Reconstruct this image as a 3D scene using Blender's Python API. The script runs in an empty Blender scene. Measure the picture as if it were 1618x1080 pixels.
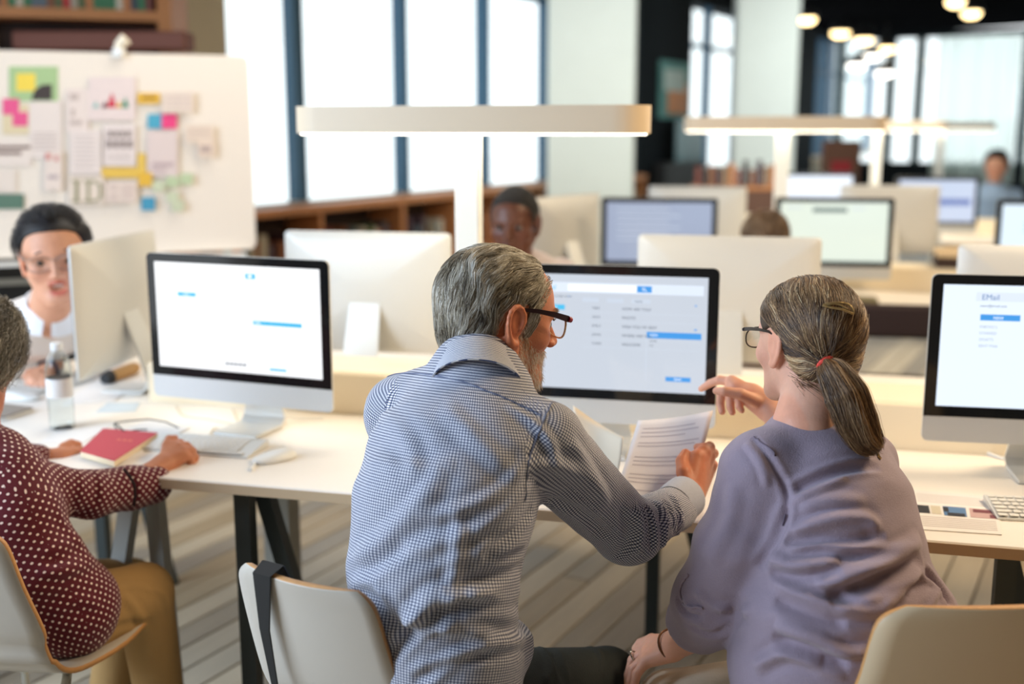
import bpy, bmesh, math, random
import numpy as np
from mathutils import Vector, Matrix
rng = np.random.default_rng(7)
random.seed(7)
SC = bpy.context.scene
COL = SC.collection
R = math.radians
sin, cos, pi = math.sin, math.cos, math.pi

# ------------------------------------------------------------------ camera, sky, lights, exposure
CAM_H, PITCH, FPX = 1.5, R(10.6), 1800.0
cam_d = bpy.data.cameras.new('camera'); cam = bpy.data.objects.new('camera', cam_d); COL.objects.link(cam)
cam.location = (0, 0, CAM_H); cam.rotation_euler = (pi/2 - PITCH, 0, 0)
cam_d.sensor_width = 36.0; cam_d.lens = FPX/1618*36.0
cam_d.clip_start = 0.05; cam_d.clip_end = 200
cam_d.dof.use_dof = True; cam_d.dof.focus_distance = 1.98; cam_d.dof.aperture_fstop = 1.7
SC.camera = cam
w = bpy.data.worlds.new('sky'); SC.world = w; w.use_nodes = True
bg = w.node_tree.nodes['Background']
bg.inputs['Color'].default_value = (0.93, 0.975, 1.0, 1); bg.inputs['Strength'].default_value = 1.6
SC.view_settings.view_transform = 'Standard'; SC.view_settings.look = 'None'
SC.view_settings.exposure = 0.32; SC.view_settings.gamma = 1.0; SC.view_settings.use_curve_mapping = False
SC.cycles.use_denoising = True
SC.cycles.max_bounces = 6; SC.cycles.diffuse_bounces = 3; SC.cycles.glossy_bounces = 3
SC.cycles.transmission_bounces = 6; SC.cycles.transparent_max_bounces = 8
SC.cycles.sample_clamp_indirect = 6.0; SC.cycles.caustics_reflective = False; SC.cycles.caustics_refractive = False

def area(name, loc, target, size, power, color, sy=None):
    l = bpy.data.lights.new(name, 'AREA'); l.shape = 'RECTANGLE'; l.size = size; l.size_y = sy or size
    l.energy = power; l.color = color
    o = bpy.data.objects.new(name, l); COL.objects.link(o); o.location = loc
    o.rotation_euler = (Vector(target) - Vector(loc)).to_track_quat('-Z', 'Y').to_euler()
    return o
# daylight from the tall windows further along the left side, warm ceiling light over the right of the room
area('window_daylight', (-3.4, 0.9, 2.2), (-0.1, 1.9, 0.9), 2.2, 150, (0.64, 0.8, 1.0), 1.8)
area('warm_ceiling_light', (2.25, 2.35, 3.0), (0.95, 2.2, 0.8), 1.0, 70, (1.0, 0.76, 0.48))
area('warm_ceiling_light', (3.2, 6.0, 3.0), (1.8, 5.5, 0.7), 2.2, 90, (1.0, 0.8, 0.55))
area('soft_fill_light', (-0.6, 4.2, 3.0), (-0.6, 3.2, 0.7), 2.0, 45, (1.0, 0.93, 0.82))

area('soft_fill_light', (1.6, 7.6, 3.1), (2.4, 9.5, 1.6), 3.0, 100, (0.97, 1.0, 0.96))  # added fill that brightens the nearer pale column, no fitting hangs here
area('soft_fill_light', (4.2, 11.5, 3.1), (4.4, 13.5, 1.6), 2.5, 85, (0.97, 1.0, 0.96))  # added fill for the second pale column, not a lamp of the room
# ------------------------------------------------------------------ pixel -> place helpers (only used to measure positions)
Fv = np.array([0, cos(PITCH), -sin(PITCH)]); Uv = np.array([0, sin(PITCH), cos(PITCH)])
def ray(x, y):
    return np.array([(x-809)/FPX, 0, 0]) + (540-y)/FPX*Uv + Fv
def P(x, y, Y):
    d = ray(x, y); k = Y/d[1]; return np.array([0, 0, CAM_H]) + k*d
def Pz(x, y, z):
    d = ray(x, y); k = (z-CAM_H)/d[2]; return np.array([0, 0, CAM_H]) + k*d
def proj(p):
    p = np.asarray(p, float) - np.array([0, 0, CAM_H])
    z = p @ Fv; return np.stack([809 + FPX*p[..., 0]/z, 540 - FPX*(p @ Uv)/z], -1)
def V(*a): return np.array(a, float)
def nrm(v):
    v = np.asarray(v, float); return v/np.linalg.norm(v)

# ------------------------------------------------------------------ materials
def lin(c):
    return tuple(((v/255)/12.92 if v/255 <= .04045 else ((v/255+.055)/1.055)**2.4) for v in c) + (1,)
MATS = {}
def mat(name, rgb, rough=.5, metal=0, emis=None, es=1, bump=0, bscale=60, vary=0, vscale=8, spec=.5, sheen=0, stretch=None, trans=0, sss=0, coat=0):
    if name in MATS: return MATS[name]
    m = bpy.data.materials.new(name); m.use_nodes = True; nt = m.node_tree; b = nt.nodes['Principled BSDF']
    b.inputs['Base Color'].default_value = lin(rgb); b.inputs['Roughness'].default_value = rough
    b.inputs['Metallic'].default_value = metal; b.inputs['Specular IOR Level'].default_value = spec
    if sheen: b.inputs['Sheen Weight'].default_value = sheen
    if coat: b.inputs['Coat Weight'].default_value = coat; b.inputs['Coat Roughness'].default_value = .05
    if trans: b.inputs['Transmission Weight'].default_value = trans
    if sss:
        b.inputs['Subsurface Weight'].default_value = sss; b.inputs['Subsurface Radius'].default_value = (.01, .004, .002)
        b.inputs['Subsurface Scale'].default_value = 1
    if emis: b.inputs['Emission Color'].default_value = lin(emis); b.inputs['Emission Strength'].default_value = es
    if vary or bump:
        tc = nt.nodes.new('ShaderNodeTexCoord'); mp = nt.nodes.new('ShaderNodeMapping')
        nt.links.new(tc.outputs['Object'], mp.inputs[0])
        if stretch: mp.inputs['Scale'].default_value = stretch
    if vary:
        n = nt.nodes.new('ShaderNodeTexNoise'); n.inputs['Scale'].default_value = vscale; n.inputs['Detail'].default_value = 5
        nt.links.new(mp.outputs[0], n.inputs[0])
        mx = nt.nodes.new('ShaderNodeMix'); mx.data_type = 'RGBA'
        a = lin(rgb); mx.inputs[6].default_value = tuple(v*(1-vary) for v in a[:3])+(1,)
        mx.inputs[7].default_value = tuple(min(1, v*(1+vary)) for v in a[:3])+(1,)
        nt.links.new(n.outputs[0], mx.inputs[0]); nt.links.new(mx.outputs[2], b.inputs['Base Color'])
    if bump:
        n = nt.nodes.new('ShaderNodeTexNoise'); n.inputs['Scale'].default_value = bscale; n.inputs['Detail'].default_value = 3
        nt.links.new(mp.outputs[0], n.inputs[0])
        bp = nt.nodes.new('ShaderNodeBump'); bp.inputs['Strength'].default_value = bump; bp.inputs['Distance'].default_value = .004
        nt.links.new(n.outputs[0], bp.inputs['Height']); nt.links.new(bp.outputs[0], b.inputs['Normal'])
    MATS[name] = m; return m

M_DESK = mat('cream_laminate', (251, 244, 234), .42, vary=.03, vscale=4)
M_DESKEDGE = mat('desk_edge', (205, 176, 140), .5)
M_TRAY = mat('tray_cream', (246, 230, 200), .5)
M_ALU = mat('aluminium', (222, 222, 218), .42, .3)
M_CHIN = mat('chin_aluminium', (200, 205, 208), .42, .35)
M_BLACK = mat('black_glass', (18, 20, 22), .08, spec=.5)
M_CHROME = mat('chrome', (210, 208, 200), .16, 1)
M_DARKM = mat('dark_green_metal', (52, 60, 60), .45, .2)
M_GREYM = mat('grey_metal', (165, 166, 160), .5, .1)
M_WHITE = mat('white_plastic', (240, 240, 236), .35)
M_PAPER = mat('paper', (240, 236, 232), .8)
M_KEY = mat('key_white', (238, 236, 230), .5)
M_WOOD = mat('bookcase_wood', (184, 124, 78), .5, vary=.18, vscale=6, stretch=(1, 1, .2))
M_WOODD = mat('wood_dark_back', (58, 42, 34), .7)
M_PLY = mat('plywood_edge', (205, 150, 92), .5, vary=.2, vscale=60, stretch=(1, 1, 6))
M_SHELL = mat('shell_laminate', (196, 188, 176), .38, vary=.02)
M_CONC = mat('concrete', (196, 188, 168), .85, vary=.1, vscale=3, bump=.3, bscale=12)
M_COLUMN = mat('white_column', (232, 240, 234), .85, vary=.05, vscale=3, bump=.2, bscale=10)
M_FRAME = mat('window_frame_blue', (44, 88, 118), .5)
M_DWALL = mat('dark_wall', (24, 30, 34), .85, spec=.1)
M_CEIL = mat('black_ceiling', (18, 19, 21), .95, spec=0)
M_BLK = mat('matte_black', (22, 23, 25), .6)

# ------------------------------------------------------------------ mesh helpers
class MB:
    def __init__(s): s.v = []; s.f = []; s.m = []
    def add(s, vs, fs, mi=0):
        o = len(s.v); s.v += [tuple(map(float, v)) for v in vs]; s.f += [tuple(i+o for i in f) for f in fs]; s.m += [mi]*len(fs); return s
    def box(s, lo, hi, mi=0, M=None, bev=0):
        x0, y0, z0 = lo; x1, y1, z1 = hi
        if bev:
            return s.rbox(lo, hi, bev, mi, M)
        vs = [(x0,y0,z0),(x1,y0,z0),(x1,y1,z0),(x0,y1,z0),(x0,y0,z1),(x1,y0,z1),(x1,y1,z1),(x0,y1,z1)]
        if M is not None: vs = [M @ Vector(v) for v in vs]
        return s.add(vs, [(0,3,2,1),(4,5,6,7),(0,1,5,4),(1,2,6,5),(2,3,7,6),(3,0,4,7)], mi)
    def rbox(s, lo, hi, b, mi=0, M=None):
        x0, y0, z0 = lo; x1, y1, z1 = hi
        b = min(b, (x1-x0)*.49, (y1-y0)*.49, (z1-z0)*.49)
        vs = []; idx = {}
        for i, (X, sx) in enumerate(((x0, 1), (x1, -1))):
            for j, (Y, sy) in enumerate(((y0, 1), (y1, -1))):
                for k, (Z, sz) in enumerate(((z0, 1), (z1, -1))):
                    idx[i,j,k] = len(vs)
                    vs += [(X, Y+sy*b, Z+sz*b), (X+sx*b, Y, Z+sz*b), (X+sx*b, Y+sy*b, Z)]
        I = lambda i,j,k,a: idx[i,j,k]+a
        f = [(I(0,0,0,0),I(0,0,1,0),I(0,1,1,0),I(0,1,0,0)),(I(1,0,0,0),I(1,1,0,0),I(1,1,1,0),I(1,0,1,0)),
             (I(0,0,0,1),I(1,0,0,1),I(1,0,1,1),I(0,0,1,1)),(I(0,1,0,1),I(0,1,1,1),I(1,1,1,1),I(1,1,0,1)),
             (I(0,0,0,2),I(0,1,0,2),I(1,1,0,2),I(1,0,0,2)),(I(0,0,1,2),I(1,0,1,2),I(1,1,1,2),I(0,1,1,2))]
        for j in (0,1):
            for k in (0,1): f.append((I(0,j,k,1),I(1,j,k,1),I(1,j,k,2),I(0,j,k,2)))
        for i in (0,1):
            for k in (0,1): f.append((I(i,0,k,0),I(i,1,k,0),I(i,1,k,2),I(i,0,k,2)))
        for i in (0,1):
            for j in (0,1): f.append((I(i,j,0,0),I(i,j,1,0),I(i,j,1,1),I(i,j,0,1)))
        for i in (0,1):
            for j in (0,1):
                for k in (0,1): f.append((I(i,j,k,0),I(i,j,k,1),I(i,j,k,2)))
        if M is not None: vs = [M @ Vector(v) for v in vs]
        return s.add(vs, f, mi)
    def loft(s, rings, mi=0, close=True, capA=True, capB=True):
        n = len(rings[0]); o = len(s.v)
        for r in rings: s.v += [tuple(map(float, p)) for p in r]
        for i in range(len(rings)-1):
            for j in range(n if close else n-1):
                a = o+i*n+j; b = o+i*n+(j+1) % n; s.f.append((a, b, b+n, a+n)); s.m.append(mi)
        if capA: s.f.append(tuple(o+j for j in range(n))[::-1]); s.m.append(mi)
        if capB: s.f.append(tuple(o+(len(rings)-1)*n+j for j in range(n))); s.m.append(mi)
        return s
    def tube(s, pts, r, n=10, mi=0, caps=True):
        pts = [np.asarray(p, float) for p in pts]; rings = []
        up = None
        for i, p in enumerate(pts):
            t = nrm(pts[min(i+1, len(pts)-1)] - pts[max(i-1, 0)])
            if up is None: up = nrm(np.cross(t, V(.31, .22, .93) if abs(t[2]) < .9 else V(1, 0, 0)))
            up = nrm(up - t*np.dot(up, t)); b = np.cross(t, up)
            rr = r[i] if hasattr(r, '__len__') else r
            rings.append([p + rr*(cos(2*pi*k/n)*up + sin(2*pi*k/n)*b) for k in range(n)])
        return s.loft(rings, mi, True, caps, caps)
    def lathe(s, prof, n=24, mi=0, c=(0,0,0)):
        return s.loft([[(c[0]+r*cos(2*pi*k/n), c[1]+r*sin(2*pi*k/n), c[2]+z) for k in range(n)] for r, z in prof], mi)
    def poly(s, pts, lo, hi, mi=0, axis=2):
        """outline in a plane, extruded along axis"""
        def mk(p, h): return (p[0], p[1], h) if axis == 2 else ((p[0], h, p[1]) if axis == 1 else (h, p[0], p[1]))
        return s.loft([[mk(p, lo) for p in pts], [mk(p, hi) for p in pts]], mi)
    def build(s, name, mats, parent=None, smooth=False, loc=None, rz=0, **kw):
        me = bpy.data.meshes.new(name); me.from_pydata(s.v, [], s.f)
        if not isinstance(mats, (list, tuple)): mats = [mats]
        for m in mats: me.materials.append(m)
        me.polygons.foreach_set('material_index', s.m)
        bm = bmesh.new(); bm.from_mesh(me); bmesh.ops.recalc_face_normals(bm, faces=bm.faces); bm.to_mesh(me); bm.free()
        if smooth:
            me.polygons.foreach_set('use_smooth', [True]*len(me.polygons))
            try: me.set_sharp_from_angle(angle=R(smooth if smooth is not True else 40))
            except Exception: pass
        o = bpy.data.objects.new(name, me); COL.objects.link(o); o.parent = parent
        if loc is not None: o.location = loc
        o.rotation_euler[2] = rz
        for k, v in kw.items(): o[k] = v
        return o
ORD = 'first second third fourth fifth sixth seventh eighth ninth tenth eleventh twelfth thirteenth fourteenth fifteenth sixteenth seventeenth eighteenth nineteenth twentieth twenty-first twenty-second twenty-third twenty-fourth twenty-fifth twenty-sixth twenty-seventh twenty-eighth twenty-ninth thirtieth thirty-first thirty-second thirty-third thirty-fourth thirty-fifth thirty-sixth thirty-seventh thirty-eighth thirty-ninth fortieth'.split()
ORDC = {}
def nth(key):
    ORDC[key] = ORDC.get(key, -1)+1
    k = ORDC[key]; return ORD[k] if k < len(ORD) else 'number %d' % (k+1)
def thing(name, label, cat, loc=(0,0,0), rz=0, group=None):
    o = bpy.data.objects.new(name, None); COL.objects.link(o); o.location = loc; o.rotation_euler = (0,0,rz)
    o['label'] = label; o['category'] = cat
    if group: o['group'] = group
    return o
def tag(o, label, cat, group=None):
    o['label'] = label; o['category'] = cat
    if group: o['group'] = group
    return o
def dup(root, loc=None, rz=None, label=None, group=None):
    def rec(o, par):
        c = o.copy(); COL.objects.link(c); c.parent = par
        for ch in kids.get(o.name, []): rec(ch, c)
        return c
    kids = {}
    for o in bpy.data.objects:
        if o.parent: kids.setdefault(o.parent.name, []).append(o)
    c = rec(root, None)
    if loc is not None: c.location = loc
    if rz is not None: c.rotation_euler[2] = rz
    if label: c['label'] = label
    if group: c['group'] = group
    return c
def rrect(w, h, r, n=5, x0=None, y0=0):
    """rounded rectangle outline, centred on x, from y0 up"""
    out = []
    for cx, cy, a in ((w/2-r, y0+r, -90), (w/2-r, y0+h-r, 0), (-w/2+r, y0+h-r, 90), (-w/2+r, y0+r, 180)):
        for k in range(n+1): out.append((cx+r*cos(R(a+90*k/n)), cy+r*sin(R(a+90*k/n))))
    return out
def textobj(name, s, size, m, parent, loc, rot, align='LEFT', ext=.0002, label=None):
    cu = bpy.data.curves.new(name, 'FONT'); cu.body = s; cu.size = size; cu.align_x = align; cu.extrude = ext
    cu.materials.append(m); o = bpy.data.objects.new(name, cu); COL.objects.link(o); o.parent = parent
    o.location = loc; o.rotation_euler = rot
    bpy.context.view_layer.update()
    me = bpy.data.meshes.new_from_object(o.evaluated_get(bpy.context.evaluated_depsgraph_get()))
    n = bpy.data.objects.new(name, me); COL.objects.link(n); n.parent = parent; n.location = loc; n.rotation_euler = rot
    bpy.data.objects.remove(o); bpy.data.curves.remove(cu)
    if not me.materials: me.materials.append(m)
    return n

# desk frame: s runs along the desk (right = nearer the camera), t runs across it (away)
DA = R(14.1); DU = V(cos(DA), -sin(DA), 0); DV = V(sin(DA), cos(DA), 0); DO = V(.055, 2.218, 0)
def D(s, t, z=0): return DO + s*DU + t*DV + V(0, 0, z)
# window wall frame
WA = R(28.5); WD = V(sin(WA), cos(WA), 0); WN = V(-cos(WA), sin(WA), 0); W0 = V(-1.57, 7.13, 0)
def W(k, off=0, z=0): return W0 + k*WD + off*WN + V(0, 0, z)
def kpx(x, off=0):
    """wall coordinate seen at picture column x"""
    q = (x-809)/FPX
    b = W0 + off*WN; # X = q*(Y cos p + (1.5-z) sin p), z ~ 1.5
    return (q*cos(PITCH)*b[1]-b[0])/(WD[0]-q*cos(PITCH)*WD[1])
# ------------------------------------------------------------------ room: floor, walls, windows, ceiling
CEIL = 3.2
def quadwall(name, a, b, z0, z1, th, m, parent=None, off=0):
    """upright slab from wall point a to b (3-vectors), thickness th away along the left normal"""
    a = np.array(a); b = np.array(b); t = nrm(b-a); n = V(-t[1], t[0], 0)
    mb = MB(); vs = [a, b, b+n*th, a+n*th]
    vs = [(*v[:2], z0) for v in vs]+[(*v[:2], z1) for v in vs]
    mb.add(vs, [(0,3,2,1),(4,5,6,7),(0,1,5,4),(1,2,6,5),(2,3,7,6),(3,0,4,7)])
    o = mb.build(name, m, parent)
    if parent is None: o['kind'] = 'structure'
    return o
fl = bpy.data.objects.new('floor', None); COL.objects.link(fl); fl['kind'] = 'structure'
ROOM = [tuple(W(-11, .6)[:2]), (9, -2.5), (14, 14), tuple((W(17.2, .6))[:2])]
sub = MB().poly(ROOM, -.08, -.02).build('subfloor', mat('gap_dark', (52, 46, 40), .9), fl)
def plank_mat(i, rgb):
    m = mat('floor_plank_%d' % i, rgb, .38, vary=.22, vscale=7, stretch=(3.2, .35, 1), bump=.25, bscale=30)
    return m
PM = [plank_mat(i, c) for i, c in enumerate([(178,166,146),(160,148,130),(192,178,154),(150,140,126),(170,152,124)])]
PW = .105
cands = []
for i in range(-75, 75):
    off = random.uniform(0, 2)
    for j in range(-3, 14):
        cx = i*PW; cy = j*2.0+off
        c = V(.5, 0, 0)+cx*V(cos(WA), -sin(WA), 0)+cy*WD
        pr = proj(c + V(0,0,0)); vis = False
        for q in (-.95, -.5, 0, .5, .95):
            cc = c + WD*q
            if cc[1] > .8:
                pp = proj(cc)
                if -40 < pp[0] < 1660 and 560 < pp[1] < 1150: vis = True
        inside = c[1] > -1.5 and c[1] < 20.5 and abs(c[0]) < 9 and np.dot(c-W0, WN) < .5 and np.dot(c-W0, WD) < 16
        if inside: cands.append((0 if vis else 1, np.hypot(c[0], c[1]), cx, cy))
cands.sort()
plk = [MB().rbox((-PW/2+.003, -.998, -.025), (PW/2-.003, .998, 0), .003).build('plank', PM[i]).data for i in range(5)]
for o in list(COL.objects):
    if o.name.startswith('plank'): bpy.data.objects.remove(o)
rest = MB(); np_ = 0
for vis, dd, cx, cy in cands:
    c = V(.5, 0, 0)+cx*V(cos(WA), -sin(WA), 0)+cy*WD
    if np_ < 290 and vis == 0:
        o = bpy.data.objects.new('plank', plk[random.randrange(5)]); COL.objects.link(o); o.parent = fl
        o.location = c + V(0, 0, random.uniform(-.0012, .0)); o.rotation_euler[2] = -WA; np_ += 1
    else:
        M = Matrix.Translation(Vector(c)) @ Matrix.Rotation(-WA, 4, 'Z')
        rest.box((-PW/2+.003, -.998, -.025), (PW/2-.003, .998, 0), random.randrange(5), M)
rest.build('plank', PM, fl)['kind'] = 'stuff'

ce = MB().poly(ROOM, CEIL, CEIL+.15).build('ceiling', M_CEIL); ce['kind'] = 'structure'

# window wall: sill wall below, concrete piece on the left, windows, columns, dark bays
WZ = .96
lw = bpy.data.objects.new('wall_left', None); COL.objects.link(lw); lw['kind'] = 'structure'
kL = kpx(365, .35)
quadwall('sill_wall', W(-8, .35), W(17.2, .35), 0, WZ, .25, M_CONC, lw)
quadwall('concrete_panel', W(-2.0, .35), W(kL, .35), WZ, CEIL, .3, M_CONC, lw)
quadwall('header', W(kpx(365, .35), .35), W(16.3, .35), CEIL-.12, CEIL-.001, .3, M_DWALL, lw)
M_GLASS = bpy.data.materials.new('window_glass'); M_GLASS.use_nodes = True
nt = M_GLASS.node_tree; nt.nodes.clear()
o_ = nt.nodes.new('ShaderNodeOutputMaterial'); mx = nt.nodes.new('ShaderNodeMixShader'); tr = nt.nodes.new('ShaderNodeBsdfTransparent')
gl = nt.nodes.new('ShaderNodeBsdfGlossy'); gl.inputs['Roughness'].default_value = .02; mx.inputs[0].default_value = .05
tr.inputs[0].default_value = (.95, .98, .98, 1)
nt.links.new(tr.outputs[0], mx.inputs[1]); nt.links.new(gl.outputs[0], mx.inputs[2]); nt.links.new(mx.outputs[0], o_.inputs[0])
wn = 0
def window(x0, x1, mull, z1, transoms=(), off=.42, name=None):
    """window between picture columns x0..x1 of the window wall with mullions at given columns (x, width px)"""
    global wn; wn += 1
    wo = bpy.data.objects.new('window_%d' % wn, None); COL.objects.link(wo); wo['kind'] = 'structure'
    ks = [kpx(x0, off)]
    for x, wpx in mull:
        ka, kb = kpx(x-wpx/2, off), kpx(x+wpx/2, off)
        quadwall('window_mullion', W(ka, off-.05), W(kb, off-.05), WZ, z1, .1, M_FRAME, wo); ks += [ka, kb]
    ks.append(kpx(x1, off))
    for i in range(0, len(ks), 2):
        quadwall('window_pane', W(ks[i], off), W(ks[i+1], off), WZ+.02, z1, .008, M_GLASS, wo)
        for zt in transoms:
            quadwall('window_transom', W(ks[i], off-.04), W(ks[i+1], off-.04), zt-.03, zt+.03, .08, M_FRAME, wo)
    quadwall('window_sill', W(ks[0], .2), W(ks[-1], .2), WZ, WZ+.04, .2, mat('sill_pale', (214, 196, 170), .6), wo)
    return wo
window(365, 872, [(468, 15), (634, 9), (763, 8), (862, 12)], CEIL, (2.72,))
window(1088, 1170, [(1113, 4), (1160, 7)], CEIL, (2.56,))
window(1284, 1376, [(1290, 6), (1306, 10), (1371, 8)], CEIL, (2.5,))
def slab_between(name, a, b, m):
    o = quadwall(name, a, b, 0, CEIL, .12, m); return o
M_NEARW = mat('wall_plaster_warm', (150, 138, 122), .9, vary=.05)
slab_between('wall_near', V(9, -2.4, 0), V(-8.4, -2.4, 0), M_NEARW)
slab_between('wall_right', V(12.9, 12.9, 0), V(8.9, -2.3, 0), M_NEARW)
# columns stand just inside the wall
def column(x0, x1, y, Y, m, label):
    c = (P((x0+x1)/2, y, Y)); hw = (x1-x0)/2/FPX*Y
    o = MB().rbox((-hw, -.3, 0), (hw, .3, CEIL-.001), .02).build('column', m, None, loc=(c[0], Y+.3, 0), rz=-R(6))
    o['kind'] = 'structure'; return o
column(872, 1008, 150, 9.9, M_COLUMN, '')
column(1168, 1262, 150, 13.2, M_COLUMN, '')
quadwall('wall_back', W(kpx(1008, .3), .3), W(kpx(1090, .3), .3), 0, CEIL, .1, M_DWALL)
quadwall('wall_back', W(kpx(1258, .3), .3), W(kpx(1286, .3), .3), 0, CEIL, .1, M_DWALL)
# far wall with curtained windows
FC = W(16.4, .35); FD = V(cos(WA), -sin(WA), 0)
fw = bpy.data.objects.new('wall_far', None); COL.objects.link(fw); fw['kind'] = 'structure'
quadwall('sill_wall', FC, FC+FD*9, 0, .9, .2, M_DWALL, fw)
quadwall('header', FC, FC+FD*9, CEIL-.1, CEIL-.001, .2, M_DWALL, fw)
wn += 1
wo = bpy.data.objects.new('window_%d' % wn, None); COL.objects.link(wo); wo['kind'] = 'structure'
quadwall('window_pane', FC+V(0,0,0), FC+FD*9, .9, CEIL-.1, .01, M_GLASS, wo)
for j in (.05, .95, 1.45, 3.2, 4.6, 6): quadwall('window_mullion', FC+FD*j-V(0,.06,0), FC+FD*(j+.16)-V(0,.06,0), .9, CEIL-.1, .1, mat('teal_frame', (24, 62, 66), .5), wo)
# sheer curtains, pleated
def curtain(j0, j1, m, label):
    mb = MB(); n = int((j1-j0)/.03); ring = []
    for i in range(n+1):
        q = FC + FD*(j0+(j1-j0)*i/n) + V(0, -.25+.07*sin(i*.55)+.03*sin(i*.21), 0); ring.append(q)
    mb.loft([[(*q[:2], .55) for q in ring], [(*q[:2], CEIL-.12) for q in ring]], close=False, capA=False, capB=False)
    tag(mb.build('curtain', m, smooth=True), label, 'curtain')
M_SHEER = bpy.data.materials.new('sheer'); M_SHEER.use_nodes = True
nt = M_SHEER.node_tree; nt.nodes.clear(); o_ = nt.nodes.new('ShaderNodeOutputMaterial'); mx = nt.nodes.new('ShaderNodeMixShader'); mx.inputs[0].default_value = .45
tl = nt.nodes.new('ShaderNodeBsdfTranslucent'); tl.inputs[0].default_value = (.72, .86, .8, 1); df = nt.nodes.new('ShaderNodeBsdfDiffuse'); df.inputs[0].default_value = (.7, .78, .7, 1)
m2 = nt.nodes.new('ShaderNodeMixShader'); m2.inputs[0].default_value = .35; tr = nt.nodes.new('ShaderNodeBsdfTransparent')
nt.links.new(tl.outputs[0], mx.inputs[1]); nt.links.new(df.outputs[0], mx.inputs[2]); nt.links.new(mx.outputs[0], m2.inputs[1]); nt.links.new(tr.outputs[0], m2.inputs[2]); nt.links.new(m2.outputs[0], o_.inputs[0])
curtain(1.75, 3.1, M_SHEER, 'pale sheer pleated curtain next to the teal mullion of far window')
curtain(3.3, 6.2, M_SHEER, 'wide greenish sheer curtain at the right end of far wall')
# poster on the dark bay
pk0, pk1 = kpx(1040, .28), kpx(1088, .28)
po = thing('poster', 'teal and orange picture hanging on the dark bay beside the pale column', 'poster')
quadwall('poster_sheet', W(pk0, .27), W(pk1, .27), 1.62, 2.3, .02, mat('poster_teal', (86, 140, 136), .7), po)
quadwall('orange_print', W(pk0+.25, .255), W(pk1-.1, .255), 1.68, 2.05, .01, mat('poster_orange', (205, 140, 96), .7), po)
quadwall('pale_print', W(pk0+.1, .25), W(pk0+.8, .25), 1.95, 2.2, .01, mat('poster_pale', (180, 196, 190), .7), po)
cb = thing('display_cabinet', 'dark cabinet with teal glass front below the hanging picture', 'cabinet')
quadwall('cabinet_body', W(pk0-.2, .1), W(pk1+.1, .1), 0, 1.1, .15, M_BLK, cb)
quadwall('glass_front', W(pk0+.1, .08), W(pk1, .08), 1.1, 1.6, .02, mat('teal_glass', (60, 96, 104), .2), cb)

# ------------------------------------------------------------------ ceiling lights
spots = [(1215,5),(1275,28),(1328,50),(1365,61),(1400,75),(1375,87),(1354,101),(1398,113),(1510,0),(1535,18)]
lab = ['oval warm ceiling light nearest the top edge, above the second pale column','oval ceiling light just beside the second pale column','ceiling light third along the slanting line of lamps','ceiling light fourth along the slanting line of lamps',
 'last orange ceiling light at the lower end of the slanting line','small pale pink ceiling light under the slanting line','white ceiling light lowest on the left of the far cluster','white ceiling light lowest on the right of the far cluster',
 'ceiling light half cut by the top edge over the far curtains','lone ceiling light on the black ceiling over far curtains']
for i, (x, y) in enumerate(spots):
    z = 3.0 if i < 5 or i > 7 else 2.75
    q = Pz(x, y, z) if i < 8 else Pz(x, y, 3.05)
    if q[1] > 19.5: q = P(x, y, 19.5)
    t = thing('ceiling_light', lab[i], 'lamp', tuple(q), group='round lights under the black ceiling')
    r = .135*q[1]/17
    MB().lathe([(r*.5, .16), (r, .1), (r*1.15, 0), (r*1.0, -.01)], 16).build('lamp_housing', M_BLK, t, smooth=True)
    MB().lathe([(r*.98, -.005), (r*.9, -.05), (r*.5, -.085), (.001, -.09)], 16).build('lamp_bulb', mat('bulb_warm', (255, 222, 150), .5, emis=(255, 222, 160), es=5.5) if i < 5 or i > 7 else mat('bulb_white', (255, 250, 240), .5, emis=(255, 250, 240), es=4), t, smooth=True)
    MB().tube([(0,0,.15), (0,0,max(.2, CEIL-q[2]))], .012, 6).build('cord', M_BLK, t)

# ------------------------------------------------------------------ low bookcases under the window + books
BC = [(115,60,48),(62,74,80),(150,120,92),(48,44,46),(170,160,140),(84,100,60),(130,80,50),(186,120,70),(70,50,60),(200,190,170),(96,110,120)]
BM = [mat('book_%d' % i, c, .6) for i, c in enumerate(BC)]
BN = ['dull red','slate','tan','black','ivory','olive green','brown','orange','plum','cream','grey blue']
def bookcase(k0, k1, z1, n, label, depth=.32, off=.33, rows=(0.05, .5)):
    t = thing('bookcase', label, 'bookcase')
    mbx = lambda a, b, z0, zz, o0, o1: quadwall
    def slab(nm, ka, kb, z0, zz, o0, th, m): return quadwall(nm, W(ka, o0), W(kb, o0), z0, zz, th, m, t)
    slab('top_panel', k0-.009, k1+.009, z1-.05, z1, off-depth-.02, depth+.01, M_WOOD)
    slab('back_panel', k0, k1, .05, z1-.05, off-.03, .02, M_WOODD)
    slab('shelf', k0, k1, .05, .08, off-depth, depth-.03, M_WOOD)
    slab('shelf', k0, k1, rows[1], rows[1]+.035, off-depth, depth-.03, M_WOOD)
    cw = (k1-k0)/n
    for i in range(n+1): slab('divider', k0+i*cw-.02, k0+i*cw+.02, 0, z1-.05, off-depth, depth-.03, M_WOOD)
    return cw
nb = 0
def fill(ka, kb, z, hmax, off, where, dens=.8, depth=.2):
    global nb
    k = ka+.03
    while k < kb-.06:
        wd = random.uniform(.03, .07); h = random.uniform(.7, 1)*hmax; ci = random.randrange(len(BM))
        if random.random() < dens:
            mb = MB(); mb.rbox((-wd/2, -depth/2, 0), (wd/2, depth/2, h), .004)
            b = mb.build('book', BM[ci], None, loc=tuple(W(k+wd/2, off-depth/2-.06, z)), rz=pi/2-WA+pi)
            tag(b, '%s book, %s from the left %s' % (BN[ci], nth(where), where), 'book', 'books %s' % where); nb += 1
        k += wd+.004
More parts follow.
